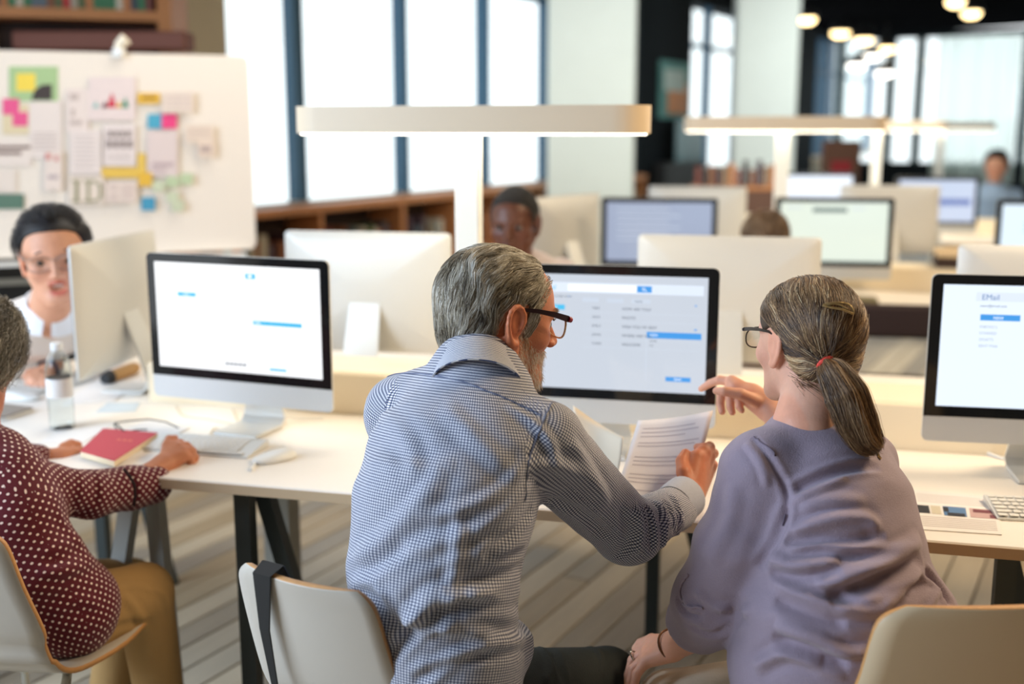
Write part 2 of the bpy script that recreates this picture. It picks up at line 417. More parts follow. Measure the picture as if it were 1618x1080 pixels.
segs = [(-.35, 1.6, 2, 'nearest the whiteboard'), (1.62, 3.9, 3, 'behind the left white computer'), (3.92, 6.4, 3, 'at the end by the pale column')]
for a, b, n, wh in segs:
    cw = bookcase(a, b, 1.0, n, 'low brown wooden bookcase under the big window, section %s' % wh)
    for i in range(n):
        fill(a+i*cw+.02, a+(i+1)*cw-.02, .535, .30, .33, 'in bookcase %s' % wh, .85)
# brown book-laden shelf further along
a, b = kpx(1085, .1), kpx(1222, .1)
t = thing('bookcase', 'far brown bookcase with books piled on top before the second pale column', 'bookcase')
c = P(1155, 300, 9.3)
MB().box((-.36, -.15, 0), (.36, .15, 1.02)).build('carcass', mat('walnut', (92, 62, 46), .6), t, loc=(c[0]+.05, 9.3, 0), rz=-.15)
MB().box((-.37, -.17, 1.02), (.37, .17, 1.05)).build('top_panel', M_WOOD, t, loc=(c[0]+.05, 9.3, 0), rz=-.15)
for i in range(13):
    ci = [0, 3, 6, 8, 2, 7][i % 6]; h = random.uniform(.12, .2)
    q = V(c[0]+.05-.32+i*.053, 9.3+.0-i*.008, 1.05)
    tag(MB().rbox((-.02, -.08, 0), (.02, .08, h), .003).build('book', BM[ci], loc=tuple(q), rz=-.15), '%s book, %s from the left on the far brown bookcase' % (BN[ci], nth('far')), 'book', 'books on the far brown bookcase')
for i, (x, y0, y1, Y, col, lb) in enumerate([(1330, 222, 300, 10.5, (104, 72, 56), 'far brown fabric screen behind the second desk lamp'), ]):
    q = P(x, y0, Y)
    t = thing('display_stand', lb, 'stand', (q[0], Y, 0))
    MB().rbox((-.17, -.05, .1), (.17, .05, q[2]), .02).build('board_panel', mat('brown_fabric', col, .9, vary=.3), t)
    MB().rbox((-.1, -.07, q[2]-.32), (.08, -.05, q[2]-.18), .005).build('red_panel', mat('dull_red', (150, 40, 44), .8), t)
    for s in (-1, 1): MB().box((s*.12-.02, -.12, 0), (s*.12+.02, .12, .1)).build('foot', M_BLK, t)

# tall bookshelf at upper left
tb = thing('bookcase', 'tall brown bookshelf rising behind the whiteboard at the upper left', 'bookcase')
BL = P(-60, 20, 5.65); BR = P(270, 20, 6.0)
def shelfslab(nm, f0, f1, z0, z1, d0, d1, m):
    a = BL+(BR-BL)*f0; b = BL+(BR-BL)*f1; n = V(0, 1, 0)
    mb = MB(); vs = [a+n*d0, b+n*d0, b+n*d1, a+n*d1]; vs = [(*v[:2], z0) for v in vs]+[(*v[:2], z1) for v in vs]
    mb.add(vs, [(0,3,2,1),(4,5,6,7),(0,1,5,4),(1,2,6,5),(2,3,7,6),(3,0,4,7)]); return mb.build(nm, m, tb)
M_WOODL = mat('shelf_wood_light', (176, 122, 78), .5, vary=.15, vscale=5)
zs = lambda y: P(150, y, 5.8)[2]
shelfslab('side_panel', .93, 1.0, 0, 2.7, 0, .3, M_WOODL)
shelfslab('side_panel', -.05, 0, 0, 2.7, 0, .3, M_WOODL)
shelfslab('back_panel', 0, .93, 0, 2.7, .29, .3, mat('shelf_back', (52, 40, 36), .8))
for z in (zs(22), 1.45, .8, .1): shelfslab('shelf', 0, .93, z-.02, z+.03, 0, .28, M_WOODL)
shelfslab('shelf', 0, .93, 2.62, 2.66, 0, .28, M_WOODL)
for i in range(22):
    f = .1+i*.037; a = BL+(BR-BL)*f; ci = random.randrange(len(BM)); h = random.uniform(.16, .26)
    tag(MB().rbox((-.016, 0, 0), (.016, .17, h), .003).build('book', [BM[ci], mat('bookred', (180, 44, 40), .6), mat('bookgreen', (60, 120, 80), .6)][random.choice((0, 0, 1, 2))], loc=(a[0], a[1]+.04, zs(22)+.03)), 'thin book, %s from the left on the board of the tall shelf behind the whiteboard' % nth('tall'), 'book', 'thin books on the upper board of the tall shelf')
a = BL+(BR-BL)*.2
tag(MB().rbox((0, 0, 0), (.85, .18, .09), .01).build('storage_box', mat('box_brown', (110, 66, 54), .7), loc=(a[0], a[1]+.04, P(150, 76, 5.8)[2]-.01)), 'long reddish brown box lying on shelf just above the whiteboard', 'box')
# ------------------------------------------------------------------ whiteboard with notes
wbR = P(405, 393, 5.0); wz0, wz1 = wbR[2], P(388, 88, 5.0)[2]
WBD = V(cos(R(21.3)), -sin(R(21.3)), 0); WBN = V(-sin(R(21.3)), -cos(R(21.3)), 0)   # along (right), towards camera
wbo = thing('whiteboard', 'large cream whiteboard covered with notes and printed sheets', 'board', (wbR[0], wbR[1], 0), -R(-21.3))
# local x along board to the left is negative
WBrot = math.atan2(-(-sin(R(21.3))), cos(R(21.3)))
wbo.rotation_euler[2] = R(21.3)
# board runs away to the right: right end farther
WBD = V(cos(R(21.3)), sin(R(21.3)), 0); WBN = V(sin(R(21.3)), -cos(R(21.3)), 0)
L = 1.62
out = [(x-L/2, z) for x, z in rrect(L, wz1-wz0, .03, 4, y0=wz0)]
MB().poly(out, 0, .02, axis=1).build('board_panel', mat('board_cream', (250, 240, 228), .35), wbo)
for s in (-.12, -L+.12):
    MB().tube([(s, .03, wz0+.2), (s, .03, .05)], .018, 8).build('leg', M_GREYM, wbo)
    MB().box((s-.02, -.22, 0), (s+.02, .28, .05)).build('foot', M_GREYM, wbo)
MB().box((-L+.05, -.05, wz0-.03), (-.05, .0, wz0-.015)).build('pen_tray', M_WHITE, wbo)
def wbpt(x, y):
    """point of the board seen at (x, y)"""
    d = ray(x, y); o = V(0, 0, CAM_H); n = WBN; k = np.dot(wbR-o, n)/np.dot(d, n); q = o+k*d
    return np.dot(q-wbR, WBD), q[2]
ZOFF = [0]
def note(name, x0, y0, x1, y1, rgb, label, cat='paper', pts=None, m=None):
    ZOFF[0] += 1; o = .0015+.0006*ZOFF[0]
    if pts is None: pts = [(x0, y1), (x1, y1), (x1, y0), (x0, y0)]
    pp = [wbpt(*p) for p in pts]; mb = MB()
    front = [V(wbR[0], wbR[1], 0)+WBD*a+WBN*o+V(0,0,z) for a, z in pp]; back = [q-WBN*.0012 for q in front]
    mb.loft([back, front])
    return tag(mb.build(name, m or mat('note_%d_%d_%d' % rgb, rgb, .7)), label, cat)
def ink(parent_note, rects, rgb, lift=.0012):
    mb = MB(); o = .0015+.0006*ZOFF[0]+lift
    for x0, y0, x1, y1 in rects:
        pp = [wbpt(*p) for p in ((x0, y1), (x1, y1), (x1, y0), (x0, y0))]
        fr = [V(wbR[0], wbR[1], 0)+WBD*a+WBN*o+V(0,0,z) for a, z in pp]
        mb.loft([[q-WBN*.0008 for q in fr], fr])
    o = mb.build('print', mat('ink_%d_%d_%d' % rgb, rgb, .7), parent_note)
    if len(rects) > 1: o['kind'] = 'stuff'
    return o
n = note('paper_sheet', 14, 105, 92, 160, (176, 206, 152), 'green sheet under the yellow note at the top of the whiteboard')
note('sticky_note', 26, 116, 56, 144, (250, 222, 90), 'yellow sticky note on the green sheet', 'note')
note('paper_sheet', 50, 133, 84, 160, (70, 62, 62), 'dark grey dome shaped cut-out beside yellow sticky note', pts=[(49,158),(82,158),(82,133),(66,134),(55,142)])
note('paper_sheet', 4, 165, 46, 212, (232, 216, 180), 'beige sheet under the two pink notes')
note('sticky_note', 4, 156, 30, 181, (240, 96, 150), 'upper of two pink sticky notes at left edge', 'note')
note('sticky_note', 20, 177, 44, 199, (240, 96, 150), 'lower of two pink sticky notes at left edge', 'note')
n = note('paper_sheet', 46, 160, 98, 250, (240, 228, 222), 'pale printed sheet under the dark dome cut-out')
ink(n, [(52, 210+6*i, 90, 211.5+6*i) for i in range(5)], (196, 180, 176))
n = note('paper_sheet', -40, 222, 50, 262, (240, 228, 220), 'cut sheet with dark lettering rows at left edge of the board')
ink(n, [(-30, 230, 48, 235), (-30, 239, 34, 244)], (120, 92, 84))
n = note('paper_sheet', -40, 268, 26, 304, (238, 226, 216), 'pale strip sheet above the green bar')
n = note('paper_sheet', -20, 306, 38, 330, (96, 128, 112), 'dull green bar sheet low at left of the board')
n = note('paper_sheet', 104, 140, 140, 208, (240, 226, 220), 'small pale sheet with faint marks left of triangle chart')
ink(n, [(110, 148, 124, 158), (112, 172, 118, 184), (110, 190, 130, 197)], (206, 190, 184))
n = note('paper_sheet', 140, 122, 214, 190, (240, 224, 222), 'pale sheet printed with a chart of coloured triangles')
for rgb, pts in (((214, 60, 84), [(168,170),(184,170),(177,146)]), ((232, 180, 70), [(183,170),(192,170),(189,158)]), ((60, 150, 120), [(192,170),(203,170),(198,153)]), ((150, 200, 196), [(146,170),(156,170),(152,160)]), ((110, 50, 60), [(160,170),(170,170),(166,160)])):
    o = note('triangle_print', 0, 0, 0, 0, rgb, '', 'x', pts=pts); o.parent = n
    for k in ('label', 'category'): del o[k]
n = note('paper_sheet', 110, 205, 160, 275, (240, 228, 224), 'pale text sheet left of the bold lettered sheet')
ink(n, [(118, 214+7*i, 150, 215.5+7*i) for i in range(8)], (208, 196, 194))
n = note('paper_sheet', 163, 196, 214, 262, (242, 230, 228), 'white sheet with two rows of bold grey lettering')
ink(n, [(170+i*10, 206, 177+i*10, 217) for i in range(4)]+[(168+i*11, 221, 176+i*11, 234) for i in range(4)], (150, 136, 134))
ink(n, [(170, 242+5*i, 206, 243.5+5*i) for i in range(3)], (206, 194, 190))
n = note('sticky_note', 217, 147, 252, 164, (242, 196, 76), 'small yellow label with tiny dark writing', 'note'); ink(n, [(224, 152, 246, 157)], (170, 120, 50))
note('sticky_note', 233, 180, 256, 203, (82, 176, 208), 'light blue sticky note beside the pink one', 'note')
note('sticky_note', 255, 180, 279, 203, (246, 76, 140), 'bright pink sticky note beside the blue one', 'note')
n = note('paper_sheet', 232, 206, 280, 278, (232, 216, 214), 'pinkish grey sheet below the blue and pink notes')
ink(n, [(240, 256, 274, 262), (240, 266, 262, 270)], (196, 176, 180))
note('paper_strip', 160, 264, 222, 281, (236, 198, 92), 'horizontal yellow paper strip', 'paper')
note('paper_strip', 217, 242, 230, 278, (240, 204, 100), 'upright yellow paper strip', 'paper')
note('sticky_note', 218, 272, 240, 294, (236, 190, 70), 'yellow sticky note at the corner where both yellow strips meet', 'note')
note('sticky_note', 223, 311, 245, 332, (72, 160, 198), 'blue sticky note lowest on the whiteboard', 'note')
n = note('paper_sheet', 70, 238, 98, 300, (240, 226, 218), 'narrow pale sheet with small red marks')
ink(n, [(72, 242, 80, 252), (86, 246, 92, 254)], (216, 140, 136)); ink(n, [(76, 276, 92, 282)], (190, 176, 180))
n = note('paper_sheet', 108, 278, 164, 322, (240, 226, 214), 'pale sheet with the large letters ID')
ink(n, [(113,284,127,287),(118,287,124,316),(113,316,127,319)], (150, 146, 112))
ink(n, [(133,284,152,288),(137,288,142,315),(133,315,152,319),(152,288,159,292),(156,292,161,312),(152,312,158,316)], (160, 156, 124))
n = note('paper_sheet', 166, 286, 216, 320, (240, 224, 214), 'pale sheet of faint squares beside the letters ID')
ink(n, [(172, 290, 186, 300), (192, 290, 210, 314), (172, 304, 186, 316)], (224, 206, 198))
for i, (a, b) in enumerate(((240, 285), (262, 278), (262, 302), (284, 274), (270, 316))):
    note('sticky_note', a, b, a+20, b+17, (196, 214, 176) if i % 2 else (210, 218, 190), ['pale green note touching the yellow corner note','pale green note second in the loose green cluster','pale green note low in the loose green cluster','pale green note farthest right in the cluster','pale green note at the foot of the green cluster'][i], 'note')
n = note('paper_sheet', 292, 198, 336, 226, (240, 222, 206), 'cream sheet with faint lines on the right of the board'); ink(n, [(296, 203+6*i, 330, 204.5+6*i) for i in range(3)], (216, 196, 186))
n = note('paper_sheet', 312, 224, 338, 248, (240, 220, 204), 'small cream sheet with grey initials'); ink(n, [(316, 230, 332, 240)], (190, 170, 164))
n = note('paper_sheet', 255, 146, 304, 178, (238, 222, 210), 'faint sheet right of the small yellow label'); ink(n, [(262, 152+7*i, 300, 153.5+7*i) for i in range(3)], (216, 198, 196))
# lamp clip on the top rim
q = wbpt(188, 70)
t = thing('clip_lamp', 'small cream clip lamp perched on the whiteboard top edge', 'lamp', tuple(V(wbR[0], wbR[1], 0)+WBD*q[0]+V(0,0,wz1)))
MB().rbox((-.02, -.03, -.02), (.02, .03, .02), .006).build('clip', M_WHITE, t)
MB().tube([(-.01, 0, .0), (.0, 0, .03), (.03, 0, .055)], [.012, .02, .026], 12).build('lamp_head', mat('cream_plastic', (250, 238, 214), .4), t, smooth=True)
# low dark cabinet left of it
q = P(10, 404, 4.9)
t = thing('cabinet', 'low black cabinet below the whiteboard at left edge', 'cabinet', (q[0]-.25, 5.15, 0), R(21))
MB().rbox((-.7, -.2, .05), (.55, .2, .93), .01).build('cabinet_body', M_BLK, t)
MB().box((-.68, -.21, .82), (.53, -.2, .845)).build('handle_strip', M_GREYM, t)
MB().box((-.68, -.18, 0), (.5, .18, .05)).build('plinth', M_BLK, t)

# ------------------------------------------------------------------ computers
M_CASE = mat('casing_silver', (212, 211, 206), .45, .12)
def scr(name, rgb, es):
    return mat('screen_'+name, (10, 10, 12), .06, emis=rgb, es=es, spec=.5)
def face_mat(name, rgb, es=.95): return mat('scr_'+name, (8, 8, 8), .12, emis=rgb, es=es)
PANEL_W, PZ0, PZ1, BLK0 = .528, .078, .45, .135
def panel_rings(flip=False):
    rings = []
    for (sc, yy) in ((1, 0), (1, .006), (.985, .0095), (.86, .022), (.55, .036), (.2, .041)):
        out = rrect(PANEL_W*sc, (PZ1-PZ0)*sc, .014*sc, 4, y0=PZ0+(PZ1-PZ0)*(1-sc)/2)
        rings.append([(x, yy, z) for x, z in out])
    return rings
def computer(label, loc, rz, scr_rgb=(232, 241, 253), es=.97, group=None, tilt=0, content=None):
    t = thing('desktop_computer', label, 'computer', tuple(loc), rz, group)
    MB().loft(panel_rings()).build('casing', M_CASE, t, smooth=35)
    out = [(x, z) for x, z in rrect(PANEL_W-.001, PZ1-BLK0-.0005, .0135, 4, y0=BLK0)]
    out = [(x if z > BLK0+.02 else math.copysign(PANEL_W/2-.0005, x), z if z > BLK0+.02 else BLK0) for x, z in out]
    MB().poly(out, -.0018, .0005, axis=1).build('bezel', M_BLACK, t)
    sm = face_mat('%d_%d_%d_%.2f' % (*scr_rgb, es), scr_rgb, es)
    MB().box((-.239, -.0024, BLK0+.024), (.239, -.0016, BLK0+.024+.269)).build('screen', sm, t)
    # stand: foot and neck in one bent plate
    st = MB(); prof = [(-.035, .004), (.085, .004), (.104, .02), (.105, .045), (.08, .12), (.05, .2), (.038, .235)]
    th = .008; rings = []
    for i, (y, z) in enumerate(prof):
        a = prof[max(i-1, 0)]; b = prof[min(i+1, len(prof)-1)]; d = nrm(V(b[0]-a[0], b[1]-a[1])); n_ = V(-d[1], d[0])*th/2
        hw = .062 if i < 3 else .056 - .003*(i-3)
        rings.append([(-hw, y-n_[0], z-n_[1]), (hw, y-n_[0], z-n_[1]), (hw, y+n_[0], z+n_[1]), (-hw, y+n_[0], z+n_[1])])
    st.loft(rings).build('stand', M_ALU, t, smooth=30)
    # power cable at the back
    MB().tube([(0, .1, .06), (.02, .12, .03), (.06, .16, .006), (.12, .2, .004)], .003, 6).build('cable', M_WHITE, t, smooth=True)
    return t
M_UIB = face_mat('ui_blue', (66, 146, 216), 1.0); M_UIC = face_mat('ui_cyan', (70, 180, 224), 1.0)
M_UIG = face_mat('ui_grey', (196, 206, 220), .95); M_UIT = face_mat('ui_text', (96, 104, 120), .8); M_UIL = face_mat('ui_light', (214, 224, 238), .97)
M_UIF = face_mat('ui_faint', (206, 216, 230), .97); M_UIW = face_mat('ui_white', (245, 250, 255), 1.0); M_UIDK = face_mat('ui_dark', (40, 60, 80), .8)
S0 = BLK0+.024
def ui(t, name, rects, m, lift=0):
    """rects in screen fractions (u0, v0 from top, u1, v1)"""
    mb = MB()
    for u0, v0, u1, v1 in rects:
        mb.box((-.239+.478*u0, -.0031-lift, S0+.269*(1-v1)), (-.239+.478*u1, -.0023-lift, S0+.269*(1-v0)))
    o = mb.build(name, m, t)
    if len(rects) > 1: o['kind'] = 'stuff'
    return o
def uitext(t, s, u, v, size, m, align='LEFT'):
    return textobj('screen_text', s, size, m, t, (-.239+.478*u, -.0036, S0+.269*(1-v)-size*.35), (pi/2, 0, 0), align)
def mail_window(t, strong=1):
    ui(t, 'header_bar', [(.02, .07, .98, .155)], M_UIL)
    ui(t, 'search_field', [(.33, .085, .66, .14)], M_UIW, .0006)
    ui(t, 'search_button', [(.665, .085, .735, .14)], M_UIB, .0006)
    mb = MB(); c = (-.239+.478*.697, -.0042, S0+.269*(1-.11))
    ring = [[(c[0]+rr*cos(a*pi/6), -.0042, c[2]+rr*sin(a*pi/6)) for a in range(12)] for rr in (.0036, .0024)]
    mb.loft(ring, capA=False, capB=False); mb.add([(c[0]+.002, -.0042, c[2]-.003), (c[0]+.0032, -.0042, c[2]-.002), (c[0]+.007, -.0042, c[2]-.005), (c[0]+.006, -.0042, c[2]-.006)], [(0,1,2,3)])
    mb.build('search_icon', M_UIW, t)['kind'] = 'stuff'
    uitext(t, 'EMail', .2, .115, .016, M_UIC)
    ui(t, 'toolbar_buttons', [(.40, .2, .48, .235), (.52, .2, .60, .235), (.64, .2, .73, .235)], M_UIG)
    uitext(t, 'MORE', .655, .218, .0065, M_UIT); uitext(t, 'name@email.com', .26, .19, .006, M_UIT)
    for i, (a, b) in enumerate((('MIKE', 'HOW ARE YOU?'), ('ALEX', 'PHOTO'), ('EMILY', 'WISH YOU MY BEST'), ('JOHN', 'WHERE ARE YOU'), ('CHRIS', 'WELCOME'))):
        v = .285+.077*i
        uitext(t, a, .45, v, .008, M_UIT); uitext(t, b, .595, v, .009, M_UIT)
        ui(t, 'row_line', [(.40, v+.035, .97, v+.037)], M_UIG)
    ui(t, 'new_button', [(.2, .265, .315, .31)], M_UIC); uitext(t, 'NEW', .245, .288, .007, M_UIW)
    ui(t, 'popup_title', [(.715, .475, .975, .53)], M_UIB, .0004); uitext(t, 'NEW', .73, .502, .008, M_UIW)
    ui(t, 'popup_edge', [(.712, .475, .715, .9)], M_UIG)
    uitext(t, 'NAME', .73, .555, .006, M_UIT); uitext(t, 'TO', .73, .595, .006, M_UIT)
    ui(t, 'send_button', [(.81, .86, .93, .9)], M_UIB, .0004); uitext(t, 'SEND', .85, .88, .007, M_UIW)
    ui(t, 'arrow_marks', [(.94, .235, .95, .245), (.94, .44, .953, .452), (.33, .187, .338, .195)], M_UIB)
def mail_faint(t):
    uitext(t, 'EMail', .14, .095, .012, M_UIF)
    ui(t, 'search_button', [(.565, .07, .625, .12)], M_UIC); ui(t, 'search_icon', [(.583, .08, .603, .11)], M_UIW, .0006)
    ui(t, 'toolbar_text', [(.33, .185, .41, .2), (.43, .185, .5, .2), (.53, .185, .62, .2)], M_UIF)
    ui(t, 'new_button', [(.14, .275, .255, .315)], M_UIC); uitext(t, 'NEW', .18, .296, .007, M_UIW)
    ui(t, 'menu_lines', [(.15, .37+.05*i, .23, .385+.05*i) for i in range(4)], M_UIF)
    ui(t, 'popup_title', [(.6, .5, .89, .54)], M_UIC); uitext(t, 'NEW', .61, .52, .008, M_UIW)
    ui(t, 'footer_marks', [(.42+.027*i, .915, .44+.027*i, .935) for i in range(5)], M_UIDK)
    ui(t, 'send_button', [(.69, .935, .79, .957)], M_UIC)
def face_rz(yaw): return yaw     # local -Y faces the viewer; positive turns the face to the right
def mon(label, px, Y, rz, z=.742, **k):
    q = P(px, 540, Y); q = V((px-809)/FPX*(Y*cos(PITCH)+(1.5-.95)*sin(PITCH)), Y, z)
    return computer(label, q, rz, **k)
mA = mon('desktop computer with a nearly blank white screen, left of the man in the checked shirt', 377, 2.79, -R(21), scr_rgb=(250, 252, 255), es=1.0)
mail_faint(mA)
mB = mon('desktop computer showing a mail window between the man and the woman in lilac', 951, 2.60, -R(12.5), scr_rgb=(206, 214, 226), es=.82)
mail_window(mB)
mC = mon('desktop computer with EMail page, cut off at the right edge', 1664, 2.40, -R(10.5), scr_rgb=(224, 236, 252), es=.97)
ui(mC, 'header_bar', [(.14, .055, .6, .13)], M_UIL); uitext(mC, 'EMail', .165, .095, .017, face_mat('ui_navy', (90, 130, 180), .9))
uitext(mC, 'name@email.com', .16, .165, .0075, M_UIT)
ui(mC, 'new_button', [(.165, .235, .335, .285)], M_UIB); uitext(mC, 'NEW', .22, .262, .009, M_UIW)
for i, s in enumerate(('INBOX(1)', 'STARRED', 'DRAFTS', 'SENT MAIL')): uitext(mC, s, .165, .335+.052*i, .0085, face_mat('ui_mid', (160, 170, 186), .9))
# computers on the far side of our desk (backs towards us) : rz + pi
mon('white backed desktop computer behind the left screen, left of the man\'s head', 583, 3.47, pi-R(11))
mon('cream backed desktop computer behind the woman in lilac', 1147, 3.33, pi-R(13))
mon('cream backed desktop computer at right edge behind the cut-off EMail screen', 1668, 3.03, pi-R(13))
q = (P(176, 480, 3.30)); mon('silver desktop computer turned sideways at left, seen from behind', 187, 3.30, pi+R(83))
# second row
def row2(label, px, Y, rz, **k): return mon(label, px, Y, rz, **k)
r = row2('dark framed screen with greyish page, right of the far pale column', 1040, 5.22, -R(9), scr_rgb=(176, 188, 214), es=.7)
ui(r, 'page_lines', [(.1, .12+.1*i, .6+.1*(i % 2), .135+.1*i) for i in range(6)], M_UIG)
r = row2('green framed screen with a pale page in the second desk row', 1315, 5.22, -R(9), scr_rgb=(226, 236, 222), es=.88)
ui(r, 'banner', [(.3, .09, .62, .17)], face_mat('ui_banner', (120, 136, 130), .8)); ui(r, 'nav_line', [(.06, .08, .2, .1), (.66, .09, .78, .11)], M_UIG)
r = row2('second row screen cut off at the right edge', 1668, 5.05, -R(9), scr_rgb=(222, 238, 250), es=.95)
ui(r, 'slope_print', [(.05, .9, .6, .97)], face_mat('ui_green', (60, 100, 80), .7)); ui(r, 'text_lines', [(.2, .3+.07*i, .38, .315+.07*i) for i in range(3)], M_UIC)
row2('white computer back behind the greyish second row screen', 1100, 6.25, pi-R(12))
row2('cream computer back behind the green framed screen', 1402, 6.35, pi-R(12))
row2('cream computer back turned aside, right of the dark-skinned man', 893, 5.4, pi+R(50))
r = row2('bright screen in the third desk row right of the first lamp post', 1290, 8.2, -R(9), scr_rgb=(236, 244, 255), es=1)
r = row2('tall dark framed screen with blue band in the third row', 1478, 7.5, -R(9), scr_rgb=(206, 218, 240), es=.85)
ui(r, 'blue_band', [(.3, .45, .95, .6)], face_mat('ui_band', (110, 130, 190), .85))

# ------------------------------------------------------------------ desks
def desk(t0, s0, s1, label, tray_label, th=.026, tray_s0=None, legs=(), dep=.635, gap=.235):
    z1 = .74
    for side, (a, b) in enumerate(((t0, t0+dep), (t0+dep+gap, t0+2*dep+gap))):
        t = thing('desk', label[side], 'desk', tuple(D(s0, a)), -DA)
        if side == 0: lo, hi = 0, dep+.001
        MB().rbox((0, 0, z1-th), (s1-s0, b-a, z1), .003).build('tabletop', M_DESK, t)
        MB().box((-.0006, -.0012, z1-th+.0015), (s1-s0, -.0002, z1-.003)).build('edge_band', M_DESKEDGE, t)
        for sl, m in legs[side]:
            x = sl-s0
            # pair of splayed flat legs
            for (y0, y1, lean) in ((.10, .13, 0 if m is M_DARKM else -.16), (.17, .20, .20 if m is M_DARKM else .03)):
                mb = MB(); w2 = .019
                mb.loft([[(x-w2, y0, z1-th), (x+w2, y0, z1-th), (x+w2, y0+.035, z1-th), (x-w2, y0+.035, z1-th)],
                         [(x-w2+lean, y0, 0), (x+w2+lean, y0, 0), (x+w2+lean, y0+.035, 0), (x-w2+lean, y0+.035, 0)]])
                mb.build('leg', m, t)
        MB().box((.1, .3, z1-th-.05), (s1-s0-.1, .34, z1-th)).build('cross_beam', M_DARKM, t)
    ts = tray_s0 if tray_s0 is not None else s0
    t = thing('cable_tray', tray_label, 'cable tray', tuple(D(ts, t0+dep, 0)), -DA)
    MB().rbox((0, .001, .70), (s1-ts, gap-.001, .852), .004).build('tray_box', M_TRAY, t)
    MB().box((.02, .02, .852), (s1-ts-.02, gap-.02, .8535)).build('lid', mat('tray_lid', (250, 238, 214), .45), t)
    MB().box((.3, .08, 0), (.38, gap-.08, .70)).build('support', M_GREYM, t)
    MB().box((s1-ts-.4, .08, 0), (s1-ts-.32, gap-.08, .70)).build('support', M_GREYM, t)
desk(0, -1.85, 1.75, ('long cream desk where the man and the woman in lilac sit', 'cream desk surface beyond the tray, under the backs of the white computers'),
     'cream box tray running along the middle of the front desk', tray_s0=-1.28,
     legs=(((-.72, M_DARKM), (-1.0, M_GREYM), (-1.72, M_GREYM), (.91, M_DARKM)), ((-1.7, M_DARKM), (.75, M_DARKM), (.12, M_DARKM))))
# strip closing the desk where there is no tray
t = MB().rbox((-.0, .001, .714), (.569, .234, .74), .003).build('desk_leaf', M_DESK, None, loc=tuple(D(-1.85, .635)), rz=-DA); tag(t, 'cream leaf joining the two desk halves left of the tray', 'desk')
desk(2.85, -.45, 3.6, ('second row desk, near half, under the green framed screen', 'second row desk, far half, under the white computer backs'), 'cream box tray along the second row desk',
     legs=(((-.3, M_DARKM), (1.6, M_DARKM), (3.2, M_DARKM)), ((0, M_DARKM), (3, M_DARKM))))
desk(6.0, -.3, 4.0, ('third row desk, near half, with the bright screen', 'third row desk, far half, near the brown fabric screen'), 'cream box tray along the third row desk',
     legs=(((0, M_DARKM), (3.4, M_DARKM)), ((0, M_DARKM), (3, M_DARKM))))

# ------------------------------------------------------------------ desk lamps
M_LAMP = mat('lamp_cream', (228, 208, 180), .5); M_LGLOW = mat('lamp_glow', (255, 250, 235), .5, emis=(255, 246, 226), es=5)
def lamp(s, t_, label, zt=1.558, L_=.955, energy=5, base=.8535):
    o = thing('desk_lamp', label, 'lamp', tuple(D(s, t_)), -DA, None)
    def stad(len_, wd, n=9):
        out = []
        for sx, a0 in ((1, -90), (-1, 90)):
            for k in range(n+1):
                a = R(a0+180*k/n); out.append((sx*(len_/2-wd/2)+wd/2*cos(a), wd/2*sin(a)))
        return out
    MB().poly(stad(L_, .17), zt-.07, zt).build('lamp_shade', M_LAMP, o, smooth=40)
    MB().poly(stad(L_-.02, .15), zt-.074, zt-.0695).build('diffuser', M_LGLOW, o)
    MB().rbox((-.033, -.02, base), (.033, .02, zt-.07), .004).build('pole', mat('lamp_white', (252, 248, 236), .5), o)
    MB().rbox((-.08, -.06, base), (.08, .06, base+.012), .004).build('base', mat('lamp_white', (252, 248, 236), .5), o)
    return o
lamp(-.363, .75, 'long cream bar desk lamp on a white post behind the grey-haired man')
lamp(.394, 3.60, 'second row bar lamp left of the dark bay, on a white post')
lamp(1.02, 6.75, 'third row bar lamp on a white post over the bright screen')
lamp(1.75, 9.4, 'farthest bar lamp on a white post near the curtains', base=0)
